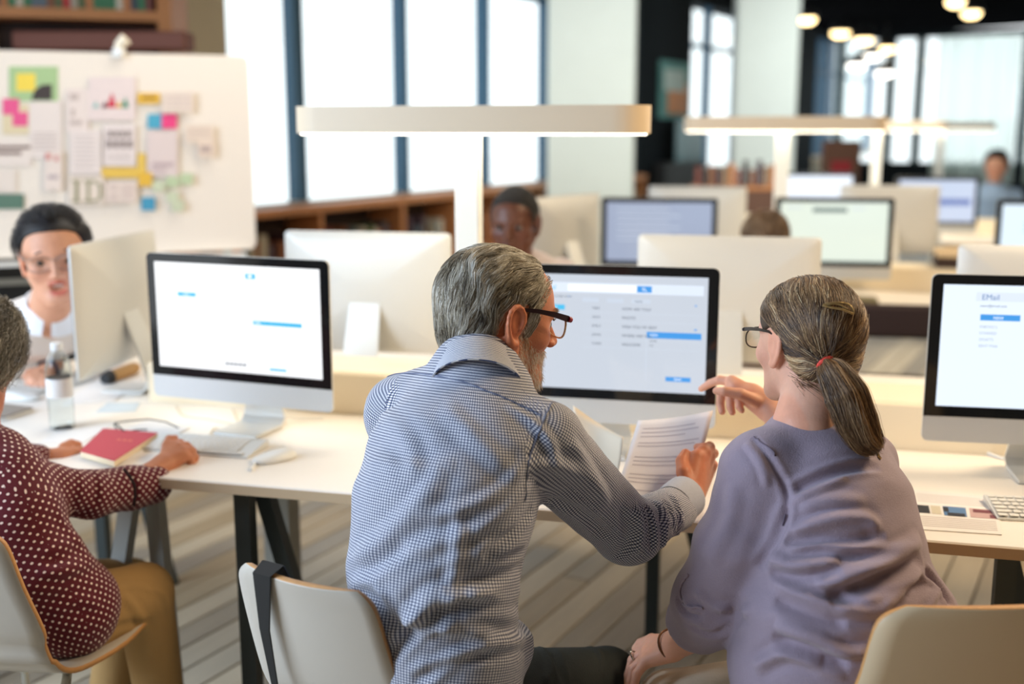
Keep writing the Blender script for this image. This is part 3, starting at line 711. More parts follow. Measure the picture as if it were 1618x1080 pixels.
# ------------------------------------------------------------------ chairs
def chair(label, loc, heading, wtop=.34, wseat=.42, ztop=.82, shell=None, back_y=-.31, legs=True):
    """plywood shell chair; heading = world direction (radians, from +Y towards +X) it faces"""
    t = thing('shell_chair', label, 'chair', tuple(loc), -heading, 'plywood shell chairs at the front desk')
    prof = [(back_y, ztop, wtop*.80), (back_y+.004, ztop-.014, wtop*.93), (back_y+.012, ztop-.04, wtop), (back_y+.035, ztop-.12, wtop+.012), (back_y+.07, ztop-.22, wtop+.03), (-.2, .54, wseat-.03),
            (-.185, .49, wseat-.015), (-.15, .456, wseat-.01), (-.09, .44, wseat), (.03, .432, wseat+.01), (.13, .442, wseat), (.19, .446, wseat-.02), (.215, .436, wseat-.06), (.225, .42, wseat-.12)]
    # smooth resample
    pr = []
    pf = np.array(prof)
    for i in range(len(pf)-1):
        p0, p1, p2, p3 = pf[max(i-1, 0)], pf[i], pf[i+1], pf[min(i+2, len(pf)-1)]
        for u in (0, .33, .66):
            pr.append(.5*((2*p1)+(-p0+p2)*u+(2*p0-5*p1+4*p2-p3)*u*u+(-p0+3*p1-3*p2+p3)*u**3))
    pr.append(pf[-1])
    n = 12; mb = MB(); vs = []
    for y, z, wd in pr:
        for j in range(n+1):
            u = -1+2*j/n; curve = .022*(1-u*u)*(1 if z > .5 else .0)
            dip = .012*(u*u) if z < .5 else 0
            vs.append((u*wd/2, y-curve, z+dip))
    fs = []
    for i in range(len(pr)-1):
        for j in range(n): a = i*(n+1)+j; fs.append((a, a+1, a+n+2, a+n+1))
    mb.add(vs, fs)
    o = mb.build('shell', [shell or M_SHELL, M_PLY], t, smooth=50)
    md = o.modifiers.new('thick', 'SOLIDIFY'); md.thickness = .011; md.offset = 0; md.material_offset_rim = 1
    if legs:
        for sx in (-1, 1):
            MB().tube([(sx*.13, .1, .425), (sx*.17, .17, .415), (sx*.185, .2, .38), (sx*.2, .24, 0)], .0095, 10).build('leg', M_CHROME, t, smooth=True)
            MB().tube([(sx*.13, -.06, .425), (sx*.17, -.12, .43), (sx*.185, -.17, .38), (sx*.2, -.25, 0)], .0095, 10).build('leg', M_CHROME, t, smooth=True)
        MB().tube([(-.13, .1, .424), (.13, .1, .424)], .009, 8).build('seat_rail', M_CHROME, t, smooth=True)
        MB().tube([(-.13, -.06, .424), (.13, -.06, .424)], .009, 8).build('seat_rail', M_CHROME, t, smooth=True)
    return t
# chair of the man: back seen low, left of him
ch_dir = math.atan2(.51, .86)
mid = V(-.325, 1.665, 0); f = V(.51, .86, 0)
c1 = chair('white shell chair with black strap over its back, under the man in the checked shirt', mid+f*.31, ch_dir, wtop=.275, wseat=.37)
# strap over the back
sp = []
rgt = V(.86, -.51, 0)
tp = mid - rgt*.055
pts = [tp+V(0,0,.823)+f*.028-V(0,0,.12)+rgt*.004, tp+V(0,0,.823)+f*.012-V(0,0,.02), tp+V(0,0,.832)-f*.004, tp+V(0,0,.822)-f*.03, tp+V(0,0,.72)-f*.012-rgt*.016, tp+V(0,0,.60)+f*.02-rgt*.028, tp+V(0,0,.5)+f*.05-rgt*.036]
mb = MB(); rings = []
for i, p_ in enumerate(pts):
    ww = (.022, .022, .022, .018, .010, .006, .004)[i]
    rings.append([p_-rgt*ww-f*.001, p_+rgt*ww-f*.001, p_+rgt*ww+f*.002, p_-rgt*ww+f*.002])
mb.loft(rings); tag(mb.build('bag_strap', M_BLK), 'black strap hanging over the back of the left white chair', 'strap')
# chair of the woman in lilac
chair('beige shell chair at lower right under the woman in the lilac blouse', V(.785, 1.57, 0)+V(-.08, .3, 0), math.atan2(-.10, .99), wtop=.42, wseat=.42, ztop=.825, shell=mat('shell_beige', (208, 184, 150), .4))
# chair of the woman in the dotted blouse
f3 = nrm(V(.5, .86, 0)); r3 = V(f3[1], -f3[0], 0)
pr_ = P(100, 1062, 2.1)
cc = V(pr_[0], 2.10, 0) + f3*.16 - r3*.255
chair('cream shell chair at the lower left under the woman in the dotted blouse', V(-1.017, 2.247, 0), .239, wtop=.38, wseat=.41, ztop=.80, back_y=-.29)
# dark chair behind, second row
q = P(1415, 505, 4.35)
t = thing('office_chair', 'dark low backed chair seen beyond the tray between the lilac woman and the EMail screen', 'chair', (q[0], 4.35, 0), R(170))
MB().rbox((-.20, -.02, q[2]-.07), (.20, .02, q[2]+.06), .015).build('backrest', mat('dark_maroon', (46, 30, 32), .7), t)
MB().rbox((-.21, -.44, .43), (.21, -.02, .47), .015).build('seat', mat('dark_maroon', (46, 30, 32), .7), t)
for sx in (-1, 1):
    MB().tube([(sx*.19, 0, q[2]), (sx*.19, .0, .45), (sx*.2, .04, 0)], .012, 8).build('leg', M_DARKM, t)
    MB().tube([(sx*.19, -.4, .45), (sx*.2, -.42, 0)], .012, 8).build('leg', M_DARKM, t)

# ------------------------------------------------------------------ things on the desk
TZ = .7405
def dk(x, y, z=TZ): return Pz(x, y, z)
def sheet(name, corners, m, label, cat, th=.0012, z=TZ, parent=None):
    pp = [dk(*c, z=z) for c in corners]
    mb = MB(); mb.loft([[q for q in pp], [q+V(0,0,th) for q in pp]])
    o = mb.build(name, m, parent)
    return tag(o, label, cat) if label else o
def on_sheet(c4, u0, v0, u1, v1, z):
    a, b, c, d = [dk(*q, z=z) for q in c4]     # bl, br, tr, tl
    f_ = lambda u, v: (a*(1-u)+b*u)*(1-v)+(d*(1-u)+c*u)*v
    return [f_(u0, v0), f_(u1, v0), f_(u1, v1), f_(u0, v1)]
def prints(parent, c4, rects, m, z, name='print'):
    mb = MB()
    for r_ in rects:
        q = on_sheet(c4, *r_, z); mb.loft([q, [p_+V(0,0,.0003) for p_ in q]])
    o = mb.build(name, m, parent)
    if len(rects) > 1: o['kind'] = 'stuff'
    return o
M_TXT = mat('print_text', (216, 208, 206), .8)
# magazine page on the right
c4 = [(1446, 836), (1583, 845), (1573, 786), (1432, 774)]
mg = sheet('printed_page', c4, M_PAPER, 'printed page with three small photographs on the desk at right', 'paper', .0015)
prints(mg, c4, [(.04, .10+.045*i, .96, .12+.045*i) for i in range(6)]+[(.1, .72+.05*i, .9, .735+.05*i) for i in range(5)], M_TXT, TZ+.0016)
prints(mg, c4, [(-.02, .42, .22, .62)], mat('photo_dark', (40, 40, 44), .5), TZ+.0018, 'photograph')
prints(mg, c4, [(.24, .42, .35, .63)], mat('photo_cream', (214, 204, 180), .5), TZ+.0018, 'photograph')
prints(mg, c4, [(.38, .40, .64, .64)], mat('photo_blue', (90, 130, 176), .5), TZ+.0018, 'photograph')
prints(mg, c4, [(.42, .40, .62, .48), (.38, .5, .44, .62)], mat('photo_ink', (36, 34, 40), .5), TZ+.0022, 'photograph')
prints(mg, c4, [(.68, .40, .98, .64)], mat('photo_pink', (206, 170, 166), .5), TZ+.0018, 'photograph')
prints(mg, c4, [(.72, .54, .94, .62), (.9, .42, .97, .5)], mat('photo_red', (120, 50, 56), .5), TZ+.0022, 'photograph')
# keyboards
def keyboard(label, centre, rz, keys_single=True, w_=.28, d_=.115):
    t = thing('keyboard', label, 'keyboard', tuple(centre), rz)
    mb = MB(); prof = [(-d_/2, .004), (-d_/2, 0), (d_/2, 0), (d_/2, .016), (d_/2-.008, .017)]
    mb.loft([[(sx, y, z) for y, z in prof] for sx in (-w_/2, w_/2)]); mb.build('case', M_ALU, t)
    km = None; i = 0; joined = MB()
    for r_ in range(6):
        y0 = -d_/2+.006+r_*.0178; nk = [5, 12, 13, 14, 14, 14][r_]; x = -w_/2+.005
        widths = {0: [.02, .02, .024, .09, .1], 1: [.03]+[.0165]*10+[.03], 2: [.026]+[.0165]*11+[.026], 3: [.022]+[.0165]*12+[.022]}.get(r_, [.0175]*14)
        tot = sum(widths)+.0025*(len(widths)-1); sc = (w_-.01)/tot
        for wd in widths:
            wd *= sc; z = .0055+.012*((y0+.008+d_/2)/d_)
            if keys_single:
                mb = MB(); mb.rbox((x, y0, z), (x+wd-.0025, y0+.0145 if r_ < 5 else y0+.009, z+.0022), .0008); mb.build('key', M_KEY, t)
            else: joined.box((x, y0, z), (x+wd-.0025, y0+.0145 if r_ < 5 else y0+.009, z+.0022))
            x += wd
    if not keys_single: joined.build('keys', M_KEY, t)['kind'] = 'stuff'
    return t
q = dk(324, 708); keyboard('white keyboard in front of the blank white screen, by the dotted woman\'s hand', q, -R(14))
q = dk(1680, 812); keyboard('white keyboard cut off at the right edge beside the printed page', q, -R(9))
def mouse(label, c, rz):
    t = thing('computer_mouse', label, 'mouse', tuple(c), rz)
    rings = []
    for i, (z, s_) in enumerate(((0, .92), (.004, 1), (.010, .97), (.015, .82), (.018, .55), (.019, .15))):
        rings.append([(s_*.029*cos(a*pi/12), s_*.055*math.copysign(abs(sin(a*pi/12))**.8, sin(a*pi/12)), z+(.003*sin(a*pi/12) if z > .01 else 0)) for a in range(24)])
    MB().loft(rings[:2]).build('base', M_ALU, t, smooth=True); MB().loft(rings[1:]).build('shell', M_WHITE, t, smooth=True)
    return t
mouse('white computer mouse on the desk right of the keyboard, below the blank screen', dk(434, 726), -R(50))
mouse('white computer mouse at the left edge near the grey curly hair', dk(36, 630), R(75))
# capped pen / earphone left of the mouse
q0, q1 = dk(396, 742, TZ+.004), dk(408, 722, TZ+.004)
t = thing('earphone', 'small white earphone lying left of the mouse', 'earphone')
MB().tube([q0, q0*.6+q1*.4, q1], [.0045, .003, .002], 8).build('bud', M_WHITE, t, smooth=True)
MB().tube([q1, dk(420, 712, TZ+.002), dk(450, 704, TZ+.002), dk(458, 716, TZ+.002)], .0012, 6).build('wire', M_WHITE, t)
# desk cables below left screen
def cable(pts, label, r_=.0018, m=None):
    pp = [dk(x, y, TZ+r_) for x, y in pts]; pf = np.array(pp); out = []
    for i in range(len(pf)-1):
        p0, p1, p2, p3 = pf[max(i-1, 0)], pf[i], pf[i+1], pf[min(i+2, len(pf)-1)]
        for u in np.linspace(0, 1, 6)[:-1]: out.append(.5*((2*p1)+(-p0+p2)*u+(2*p0-5*p1+4*p2-p3)*u*u+(-p0+3*p1-3*p2+p3)*u**3))
    out.append(pf[-1]); tag(MB().tube(out, r_, 6).build('cable', m or M_WHITE, smooth=True), label, 'cable')
MCB = mat('cable_cream', (226, 214, 190), .5)
cable([(278, 640), (290, 656), (330, 662), (372, 670), (400, 668)], 'thin cream cable curling under the left part of the blank screen', m=MCB)
cable([(368, 646), (376, 664), (392, 676), (420, 680), (452, 668)], 'thin cream cable looping round the stand of the blank screen', m=MCB)
cable([(330, 690), (340, 676), (366, 680), (400, 672)], 'short pale cable between spectacles and keyboard', m=MCB)
cable([(1560, 715), (1580, 722), (1600, 726), (1640, 728)], 'white cable on the desk under the cut-off EMail screen', .004)
# spectacles on the desk
sg = thing('spectacles', 'black framed spectacles lying open on the papers by the red book', 'spectacles')
z = TZ+.02
def dz(x, y, h): return Pz(x, y, TZ+h)
MB().tube([dz(181, 668, .004), dz(200, 665, .02), dz(235, 662, .022), dz(262, 666, .02), dz(282, 676, .004)], .0018, 8).build('temple', M_BLK, sg, smooth=True)
MB().tube([dz(196, 683, .006), dz(215, 679, .012), dz(232, 678, .006)], .0018, 8).build('temple', M_BLK, sg, smooth=True)
MB().tube([dz(181, 668, .02), dz(181, 672, .004), dz(186, 679, .002), dz(194, 681, .006), dz(196, 681, .02), dz(188, 673, .024), dz(181, 668, .02)], .0016, 8).build('rim', M_BLK, sg, smooth=True)
# papers left, red book
sheet('paper_sheet', [(120, 712), (196, 728), (300, 676), (236, 664)], M_PAPER, 'white papers lying beneath the red book and spectacles', 'paper', .003)
sheet('paper_sheet', [(60, 700), (130, 700), (190, 664), (110, 668)], M_PAPER, 'white sheet lying between the bottle and the red book', 'paper', .001)
bk = thing('book', 'red soft-covered book lying on papers by the dotted woman\'s hand', 'book')
c4 = [(128, 722), (181, 737), (249, 693), (164, 686)]
zz = TZ+.0035
pp = [dk(*c, z=zz) for c in c4]
MB().loft([pp, [q+V(0,0,.014) for q in pp]]).build('pages', mat('page_edge', (232, 214, 180), .8), bk)
cov = [dk(*c, z=zz)+V(0,0,.0142) for c in c4]; ctr = sum(cov)/4; cov = [ctr+(q-ctr)*1.02 for q in cov]
MB().loft([cov, [q+V(0,0,.0015) for q in cov]]).build('cover', mat('book_red', (196, 62, 80), .5), bk)
prints(bk, [(138, 718), (190, 733), (246, 692), (168, 687)], [(.3, .8, .38, .86), (.42, .8, .5, .86), (.54, .8, .62, .86)], mat('gold_print', (220, 120, 100), .5), zz+.016)
# notebook / laptop at left edge
c4 = [(-60, 672), (10, 664), (52, 650), (-20, 640)]
lp = thing('laptop', 'closed grey laptop at the left edge under the curly hair', 'laptop')
pp = [dk(*c, z=TZ) for c in c4]
MB().loft([pp, [q+V(0,0,.008) for q in pp]]).build('base', M_ALU, lp)
MB().loft([[q+V(0,0,.0085) for q in pp], [q+V(0,0,.013) for q in pp]]).build('lid', mat('laptop_grey', (150, 142, 134), .4, .3), lp)
# far-left: keyboard and papers of the woman in white, phone, markers
q = dk(75, 612); keyboard('pale keyboard under the hand of the laughing woman in white', q, R(62), False)
sheet('paper_sheet', [(96, 640), (180, 634), (240, 590), (178, 584)], M_PAPER, 'newspaper sheet lying under the sideways silver computer', 'paper', .002)
sheet('paper_sheet', [(150, 652), (214, 650), (222, 636), (170, 636)], mat('paper_blue', (206, 216, 222), .8), 'pale bluish sheet left of the cream tray end', 'paper', .001)
q0, q1 = dk(166, 598, TZ+.02), dk(216, 580, TZ+.02)
t = thing('rolled_pouch', 'black and tan rolled pencil pouch on the desk left of the tray end', 'pouch')
MB().tube([q0, q0*.8+q1*.2, q1*.9+q0*.1, q1], [.014, .02, .02, .014], 14).build('roll', mat('tan_leather', (176, 136, 84), .6), t, smooth=True)
MB().tube([q0*1.02-q1*.02, q0*.85+q1*.15], [.016, .0225], 14).build('end_band', M_BLK, t, smooth=True)
# water bottle
q = dk(99, 676); b = thing('water_bottle', 'clear plastic water bottle standing on the desk near the curly hair', 'bottle', tuple(q))
M_PET = mat('clear_plastic', (246, 250, 250), .03, trans=1, spec=.5)
M_PET.node_tree.nodes['Principled BSDF'].inputs['IOR'].default_value = 1.25
prof = [(.001, 0), (.026, 0), (.031, .006), (.032, .03), (.030, .034), (.032, .038), (.032, .06), (.030, .064), (.032, .068), (.032, .09), (.030, .094), (.032, .098), (.032, .125), (.033, .14), (.032, .16), (.026, .185), (.016, .2), (.0125, .206), (.0125, .212)]
inner = [(max(r_-.0012, .0008), z_+.0012 if i < 3 else z_) for i, (r_, z_) in enumerate(prof)][::-1]
MB().lathe(prof+inner, 28).build('bottle_body', M_PET, b, smooth=60)
MB().lathe([(.001, .206), (.0145, .206), (.0148, .209), (.0148, .222), (.013, .224), (.001, .224)], 24).build('cap', mat('cap_clear', (236, 240, 240), .3), b, smooth=40)
MB().lathe([(.0325, .085), (.0328, .086), (.0328, .134), (.0325, .135)], 28).build('label_band', mat('bottle_label', (228, 226, 222), .5, vary=.12, vscale=40), b, smooth=40)
# stack of things on second row desk : books & boxes (blurred)
def pile(x, y, Y, items, where):
    q = P(x, y, Y); z = q[2]
    for i, (w_, d_, h_, rgb, nm, lb) in enumerate(items):
        tag(MB().rbox((-w_/2, -d_/2, 0), (w_/2, d_/2, h_-.001), .003).build(nm, mat('pile_%d_%d_%d' % rgb, rgb, .6), loc=(q[0], Y, z), rz=-R(14)), lb, nm.replace('_', ' ')); z += h_
q = D(1.15, 2.97); x = proj(q)[0]
pile(1512, 0, 6.2, [], '')
zt = .741
def stackat(s, t_, items, z=zt, rz=-DA):
    q = D(s, t_)
    for (w_, d_, h_, rgb, nm, lb) in items:
        tag(MB().rbox((-w_/2, -d_/2, 0), (w_/2, d_/2, h_-.001), .003).build(nm, mat('pile_%d_%d_%d' % rgb, rgb, .6), loc=(q[0], q[1], z), rz=rz), lb, nm.split('_')[-1]); z += h_
stackat(1.25, 3.6, [(.25, .18, .05, (60, 40, 34), 'storage_box', 'flat dark brown box on the second row tray at right'), (.24, .2, .03, (222, 196, 156), 'book', 'tan book on the dark brown box')], z=.8545)
stackat(2.15, 4.05, [(.22, .16, .20, (238, 206, 160), 'paper_box', 'cream paper box right of the tall dark framed screen'), (.22, .17, .045, (184, 150, 116), 'book', 'lowest brown book on the cream paper box'), (.2, .16, .04, (120, 92, 72), 'book', 'dark brown book in the pile on the cream paper box'), (.21, .16, .03, (210, 186, 150), 'book', 'topmost pale book on the cream paper box')])
q = D(.73, 3.02)
tag(MB().rbox((-.11, -.06, 0), (.11, .06, .03), .01).build('pencil_case', mat('olive', (120, 110, 80), .7), loc=(q[0], q[1], .741), rz=-DA), 'small olive pencil case on the second row desk', 'case')
tag(MB().lathe([(.001,0),(.03,0),(.036,.07),(.034,.07),(.028,.004),(.001,.004)], 16).build('cup', M_WHITE, smooth=40, loc=tuple(D(.55, 2.95, .741))), 'small white cup on the second row desk', 'cup')
# ------------------------------------------------------------------ soft body surfaces (numpy distance fields -> one continuous mesh)
f32 = np.float32
def smin(a, b, k):
    h = np.clip(.5+.5*(b-a)/k, 0, 1); return b*(1-h)+a*h-k*h*(1-h)
def smax(a, b, k): return -smin(-a, -b, k)
def cap(Q, a, b, ra, rb):
    a = np.asarray(a, f32); b = np.asarray(b, f32); ba = b-a; pa = Q-a
    t = np.clip(pa @ ba/max(float(ba @ ba), 1e-9), 0, 1); return np.linalg.norm(pa-t[:, None]*ba, axis=1)-(ra+(rb-ra)*t)
def ell(Q, c, r, B=None):
    q = Q-np.asarray(c, f32)
    if B is not None: q = q @ np.asarray(B, f32)
    r = np.asarray(r, f32); k0 = np.linalg.norm(q/r, axis=1); k1 = np.linalg.norm(q/(r*r), axis=1)+1e-9
    return k0*(k0-1)/k1
def loftd(Q, nodes, side, k=.02):
    """elliptic tube through nodes (centre, half width along side, half depth)"""
    d = None
    for (c0, w0, h0), (c1, w1, h1) in zip(nodes[:-1], nodes[1:]):
        c0 = np.asarray(c0, f32); c1 = np.asarray(c1, f32); ba = c1-c0; L2 = float(ba @ ba); ax = ba/math.sqrt(L2)
        s = np.asarray(side, f32); s = s-ax*(s @ ax); s /= np.linalg.norm(s); fr = np.cross(ax, s)
        pa = Q-c0; tr = pa @ ax/math.sqrt(L2); t = np.clip(tr, 0, 1); q = pa-t[:, None]*ba
        w_ = w0+(w1-w0)*t; h_ = h0+(h1-h0)*t; ov = q @ ax
        a = q @ s; b = q @ fr; m_ = np.minimum(w_, h_)
        k0 = np.sqrt((a/w_)**2+(b/h_)**2+(ov/m_)**2); k1 = np.sqrt((a/w_**2)**2+(b/h_**2)**2+(ov/m_**2)**2)+1e-6
        dd = k0*(k0-1)/k1
        d = dd if d is None else smin(d, dd, k)
    return d.astype(f32)
def surf(fn, lo, hi, h, blk=6):
    lo = np.asarray(lo, f32); hi = np.asarray(hi, f32)
    nb = np.ceil((hi-lo)/(h*blk)).astype(int); dims = nb*blk+1
    cx = [lo[i]+(np.arange(nb[i])+.5)*h*blk for i in range(3)]
    C = np.stack(np.meshgrid(*cx, indexing='ij'), -1).reshape(-1, 3).astype(f32)
    dc = fn(C); need = (np.abs(dc) < h*blk*1.35).reshape(nb)
    val = np.repeat(np.repeat(np.repeat(np.where(dc < 0, -1, 1).reshape(nb), blk, 0), blk, 1), blk, 2).astype(f32)
    val = np.pad(val, ((0,1),)*3, mode='edge')
    nm = np.zeros(dims, bool); nf = np.repeat(np.repeat(np.repeat(need, blk, 0), blk, 1), blk, 2)
    nm[:-1,:-1,:-1] = nf
    for ax in range(3): nm |= np.roll(nm, 1, ax)
    idx = np.argwhere(nm); 
    for s in range(0, len(idx), 400000):
        ii = idx[s:s+400000]; val[ii[:,0], ii[:,1], ii[:,2]] = fn((lo+ii*h).astype(f32))
    ins = val < 0
    cs = np.zeros(tuple(np.array(dims)-1), np.int8)
    for a in (0,1):
        for b in (0,1):
            for c in (0,1): cs += ins[a:dims[0]-1+a, b:dims[1]-1+b, c:dims[2]-1+c]
    act = np.argwhere((cs > 0) & (cs < 8)); vid = -np.ones(cs.shape, np.int64); vid[tuple(act.T)] = np.arange(len(act))
    ps = np.zeros((len(act), 3)); ct = np.zeros(len(act))
    cor = [(a,b,c) for a in (0,1) for b in (0,1) for c in (0,1)]
    for p in cor:
        for ax in range(3):
            if p[ax]: continue
            q = list(p); q[ax] = 1
            v0 = val[act[:,0]+p[0], act[:,1]+p[1], act[:,2]+p[2]]; v1 = val[act[:,0]+q[0], act[:,1]+q[1], act[:,2]+q[2]]
            m_ = (v0 < 0) != (v1 < 0); t = np.where(m_, v0/(v0-v1+1e-12), 0)
            pt = np.tile(np.array(p, float), (len(act), 1)); pt[:, ax] += t
            ps[m_] += pt[m_]; ct[m_] += 1
    ps = (ps/ct[:, None]+act)*h+lo
    F = []
    for ax in range(3):
        o1, o2 = [(1,2),(2,0),(0,1)][ax]
        sl0 = [slice(None)]*3; sl1 = [slice(None)]*3; sl0[ax] = slice(0, -1); sl1[ax] = slice(1, None)
        e = np.argwhere(ins[tuple(sl0)] != ins[tuple(sl1)])
        e = e[(e[:, o1] > 0) & (e[:, o2] > 0) & (e[:, o1] < dims[o1]-1) & (e[:, o2] < dims[o2]-1)]
        a = ins[tuple(e.T)]
        def vi(d1, d2):
            g = e.copy(); g[:, o1] -= d1; g[:, o2] -= d2; return vid[tuple(g.T)]
        q = np.stack([vi(0,0), vi(1,0), vi(1,1), vi(0,1)], 1); q[~a] = q[~a][:, ::-1]
        F.append(q)
    F = np.concatenate(F); F = F[(F >= 0).all(1)]
    return ps, F
def smooth(v, F, n=2, lam=.5):
    E = np.concatenate([F[:, [0,1]], F[:, [1,2]], F[:, [2,3]], F[:, [3,0]]]); E = np.concatenate([E, E[:, ::-1]])
    deg = np.bincount(E[:,0], minlength=len(v))[:, None]+1e-9
    for _ in range(n):
        acc = np.stack([np.bincount(E[:,0], weights=v[E[:,1], i], minlength=len(v)) for i in range(3)], 1)
        v = v+lam*(acc/deg-v)
    return v
def vnormals(v, F):
    n = np.cross(v[F[:,2]]-v[F[:,0]], v[F[:,3]]-v[F[:,1]]); N = np.zeros_like(v)
    for i in range(4):
        for a in range(3): N[:, a] += np.bincount(F[:, i], weights=n[:, a], minlength=len(v))
    return N/(np.linalg.norm(N, axis=1, keepdims=True)+1e-12)
_lat = np.random.default_rng(3).random((32,32,32)).astype(f32)
def vnoise(Q):
    i = np.floor(Q).astype(int); f_ = Q-i; f_ = f_*f_*(3-2*f_); r = 0
    for a in (0,1):
        for b in (0,1):
            for c in (0,1):
                w_ = (f_[:,0] if a else 1-f_[:,0])*(f_[:,1] if b else 1-f_[:,1])*(f_[:,2] if c else 1-f_[:,2])
                r = r+w_*_lat[(i[:,0]+a) & 31, (i[:,1]+b) & 31, (i[:,2]+c) & 31]
    return r
def folds(v, N, lines):
    """real creases pressed into the cloth along lines; each ([(x,y),...], width m, depth m (+ridge, -groove))"""
    px = proj(v); eye = V(0, 0, CAM_H); facing = ((eye-v)*N).sum(1) > 0.02
    disp = np.zeros(len(v))
    for pts, wd, amp in lines:
        pp = []
        for (x, y) in pts:
            d = np.hypot(px[:,0]-x, px[:,1]-y)+np.where(facing, 0, 1e4)+np.linalg.norm(v-eye, axis=1)*20
            pp.append(v[np.argmin(d)])
        pf = np.array(pp); cr = []
        for i in range(len(pf)-1):
            p0, p1, p2, p3 = pf[max(i-1, 0)], pf[i], pf[i+1], pf[min(i+2, len(pf)-1)]
            for u in (0, .25, .5, .75): cr.append(.5*((2*p1)+(-p0+p2)*u+(2*p0-5*p1+4*p2-p3)*u*u+(-p0+3*p1-3*p2+p3)*u**3))
        cr.append(pf[-1]); n = len(cr)-1
        best = np.full(len(v), 9.); tt = np.zeros(len(v))
        for i in range(n):
            a, b = cr[i], cr[i+1]; ba = b-a; t = np.clip((v-a) @ ba/(ba @ ba+1e-12), 0, 1); d = np.linalg.norm(v-a-t[:, None]*ba, axis=1)
            m_ = d < best; best[m_] = d[m_]; tt[m_] = (i+t[m_])/n
        taper = np.clip(np.minimum(tt, 1-tt)*5, 0, 1)**.7
        g = np.exp(-(best/wd)**2)-.35*np.exp(-((best-1.7*wd)/(wd*.8))**2)
        disp += amp*g*taper
    return v+N*disp[:, None]
def meshobj(name, v, F, mats, parent=None, midx=None, uv=None, col=None):
    me = bpy.data.meshes.new(name); nv, nf = len(v), len(F); k = F.shape[1]
    me.vertices.add(nv); me.vertices.foreach_set('co', np.asarray(v, f32).ravel())
    me.loops.add(nf*k); me.loops.foreach_set('vertex_index', F.astype(np.int32).ravel())
    me.polygons.add(nf); me.polygons.foreach_set('loop_start', (np.arange(nf)*k).astype(np.int32))
    me.polygons.foreach_set('use_smooth', np.ones(nf, bool))
    me.update(calc_edges=True)
    for m in (mats if isinstance(mats, (list, tuple)) else [mats]): me.materials.append(m)
    if midx is not None: me.polygons.foreach_set('material_index', midx.astype(np.int32))
    if uv is not None:
        l = me.uv_layers.new(name='weave'); l.data.foreach_set('uv', np.asarray(uv, f32).ravel())
    if col is not None:
        a = me.color_attributes.new('tone', 'FLOAT_COLOR', 'POINT'); c = np.ones((nv, 4), f32); c[:, :3] = col; a.data.foreach_set('color', c.ravel())
    me.validate(); o = bpy.data.objects.new(name, me); COL.objects.link(o); o.parent = parent
    return o
def boneuv(v, F, bones, u0=1.0):
    """cloth coordinates in metres: round the nearest bone and along it. bones: (a, b, radius, ref)"""
    c = v[F].mean(1); best = np.full(len(c), 9.); bi = np.zeros(len(c), int)
    for i, (a, b, r_, ref) in enumerate(bones):
        a = np.asarray(a); b = np.asarray(b); ba = b-a; t = np.clip((c-a) @ ba/(ba @ ba), 0, 1)
        d = np.linalg.norm(c-a-t[:, None]*ba, axis=1)-r_
        m_ = d < best; best[m_] = d[m_]; bi[m_] = i
    uv = np.zeros((len(F), 4, 2))
    P4 = v[F]
    for i, (a, b, r_, ref) in enumerate(bones):
        a = np.asarray(a); b = np.asarray(b); ax = nrm(b-a); e1 = nrm(np.asarray(ref)-ax*np.dot(ref, ax)); e2 = np.cross(ax, e1); m_ = bi == i
        q = P4[m_]-a; al = q @ ax; x = q @ e1; y = q @ e2
        ang = np.arctan2(y, x); am = np.arctan2(y.mean(1), x.mean(1))[:, None]
        ang = am+((ang-am+pi) % (2*pi)-pi)
        uv[m_, :, 0] = ang*r_; uv[m_, :, 1] = al
    return uv.reshape(-1, 2), bi

# skin, hair and cloth materials
def skin_mat(name, rgb, rough=.48):
    m = mat(name, rgb, rough, bump=.12, bscale=220, sss=.12, spec=.35); nt = m.node_tree; b = nt.nodes['Principled BSDF']
    a = nt.nodes.new('ShaderNodeVertexColor'); a.layer_name = 'tone'
    mx = nt.nodes.new('ShaderNodeMix'); mx.data_type = 'RGBA'; mx.blend_type = 'MULTIPLY'; mx.inputs[0].default_value = 1
    mx.inputs[6].default_value = lin(rgb); nt.links.new(a.outputs[0], mx.inputs[7])
    tn = nt.nodes.new('ShaderNodeTexNoise'); tn.inputs['Scale'].default_value = 38; tn.inputs['Detail'].default_value = 4
    tc = nt.nodes.new('ShaderNodeTexCoord'); nt.links.new(tc.outputs['Object'], tn.inputs[0])
    r_ = nt.nodes.new('ShaderNodeMapRange'); r_.inputs[3].default_value = .84; r_.inputs[4].default_value = 1.12; nt.links.new(tn.outputs[0], r_.inputs[0])
    m2 = nt.nodes.new('ShaderNodeMix'); m2.data_type = 'RGBA'; m2.blend_type = 'MULTIPLY'; m2.inputs[0].default_value = 1
    nt.links.new(mx.outputs[2], m2.inputs[6]); nt.links.new(r_.outputs[0], m2.inputs[7]); nt.links.new(m2.outputs[2], b.inputs['Base Color'])
    return m
def hair_mat(name, stops, rough=.42):
    m = bpy.data.materials.new(name); m.use_nodes = True; nt = m.node_tree; b = nt.nodes['Principled BSDF']
    hi = nt.nodes.new('ShaderNodeAttribute'); hi.attribute_name = 'tone'; cr = nt.nodes.new('ShaderNodeValToRGB'); els = cr.color_ramp.elements
    while len(els) < len(stops): els.new(.5)
    for e, (p_, c) in zip(els, stops): e.position = p_; e.color = lin(c)
    nt.links.new(hi.outputs['Fac'], cr.inputs[0]); nt.links.new(cr.outputs[0], b.inputs['Base Color'])
    b.inputs['Roughness'].default_value = rough; b.inputs['Specular IOR Level'].default_value = .45
    return m
CL_ID = []
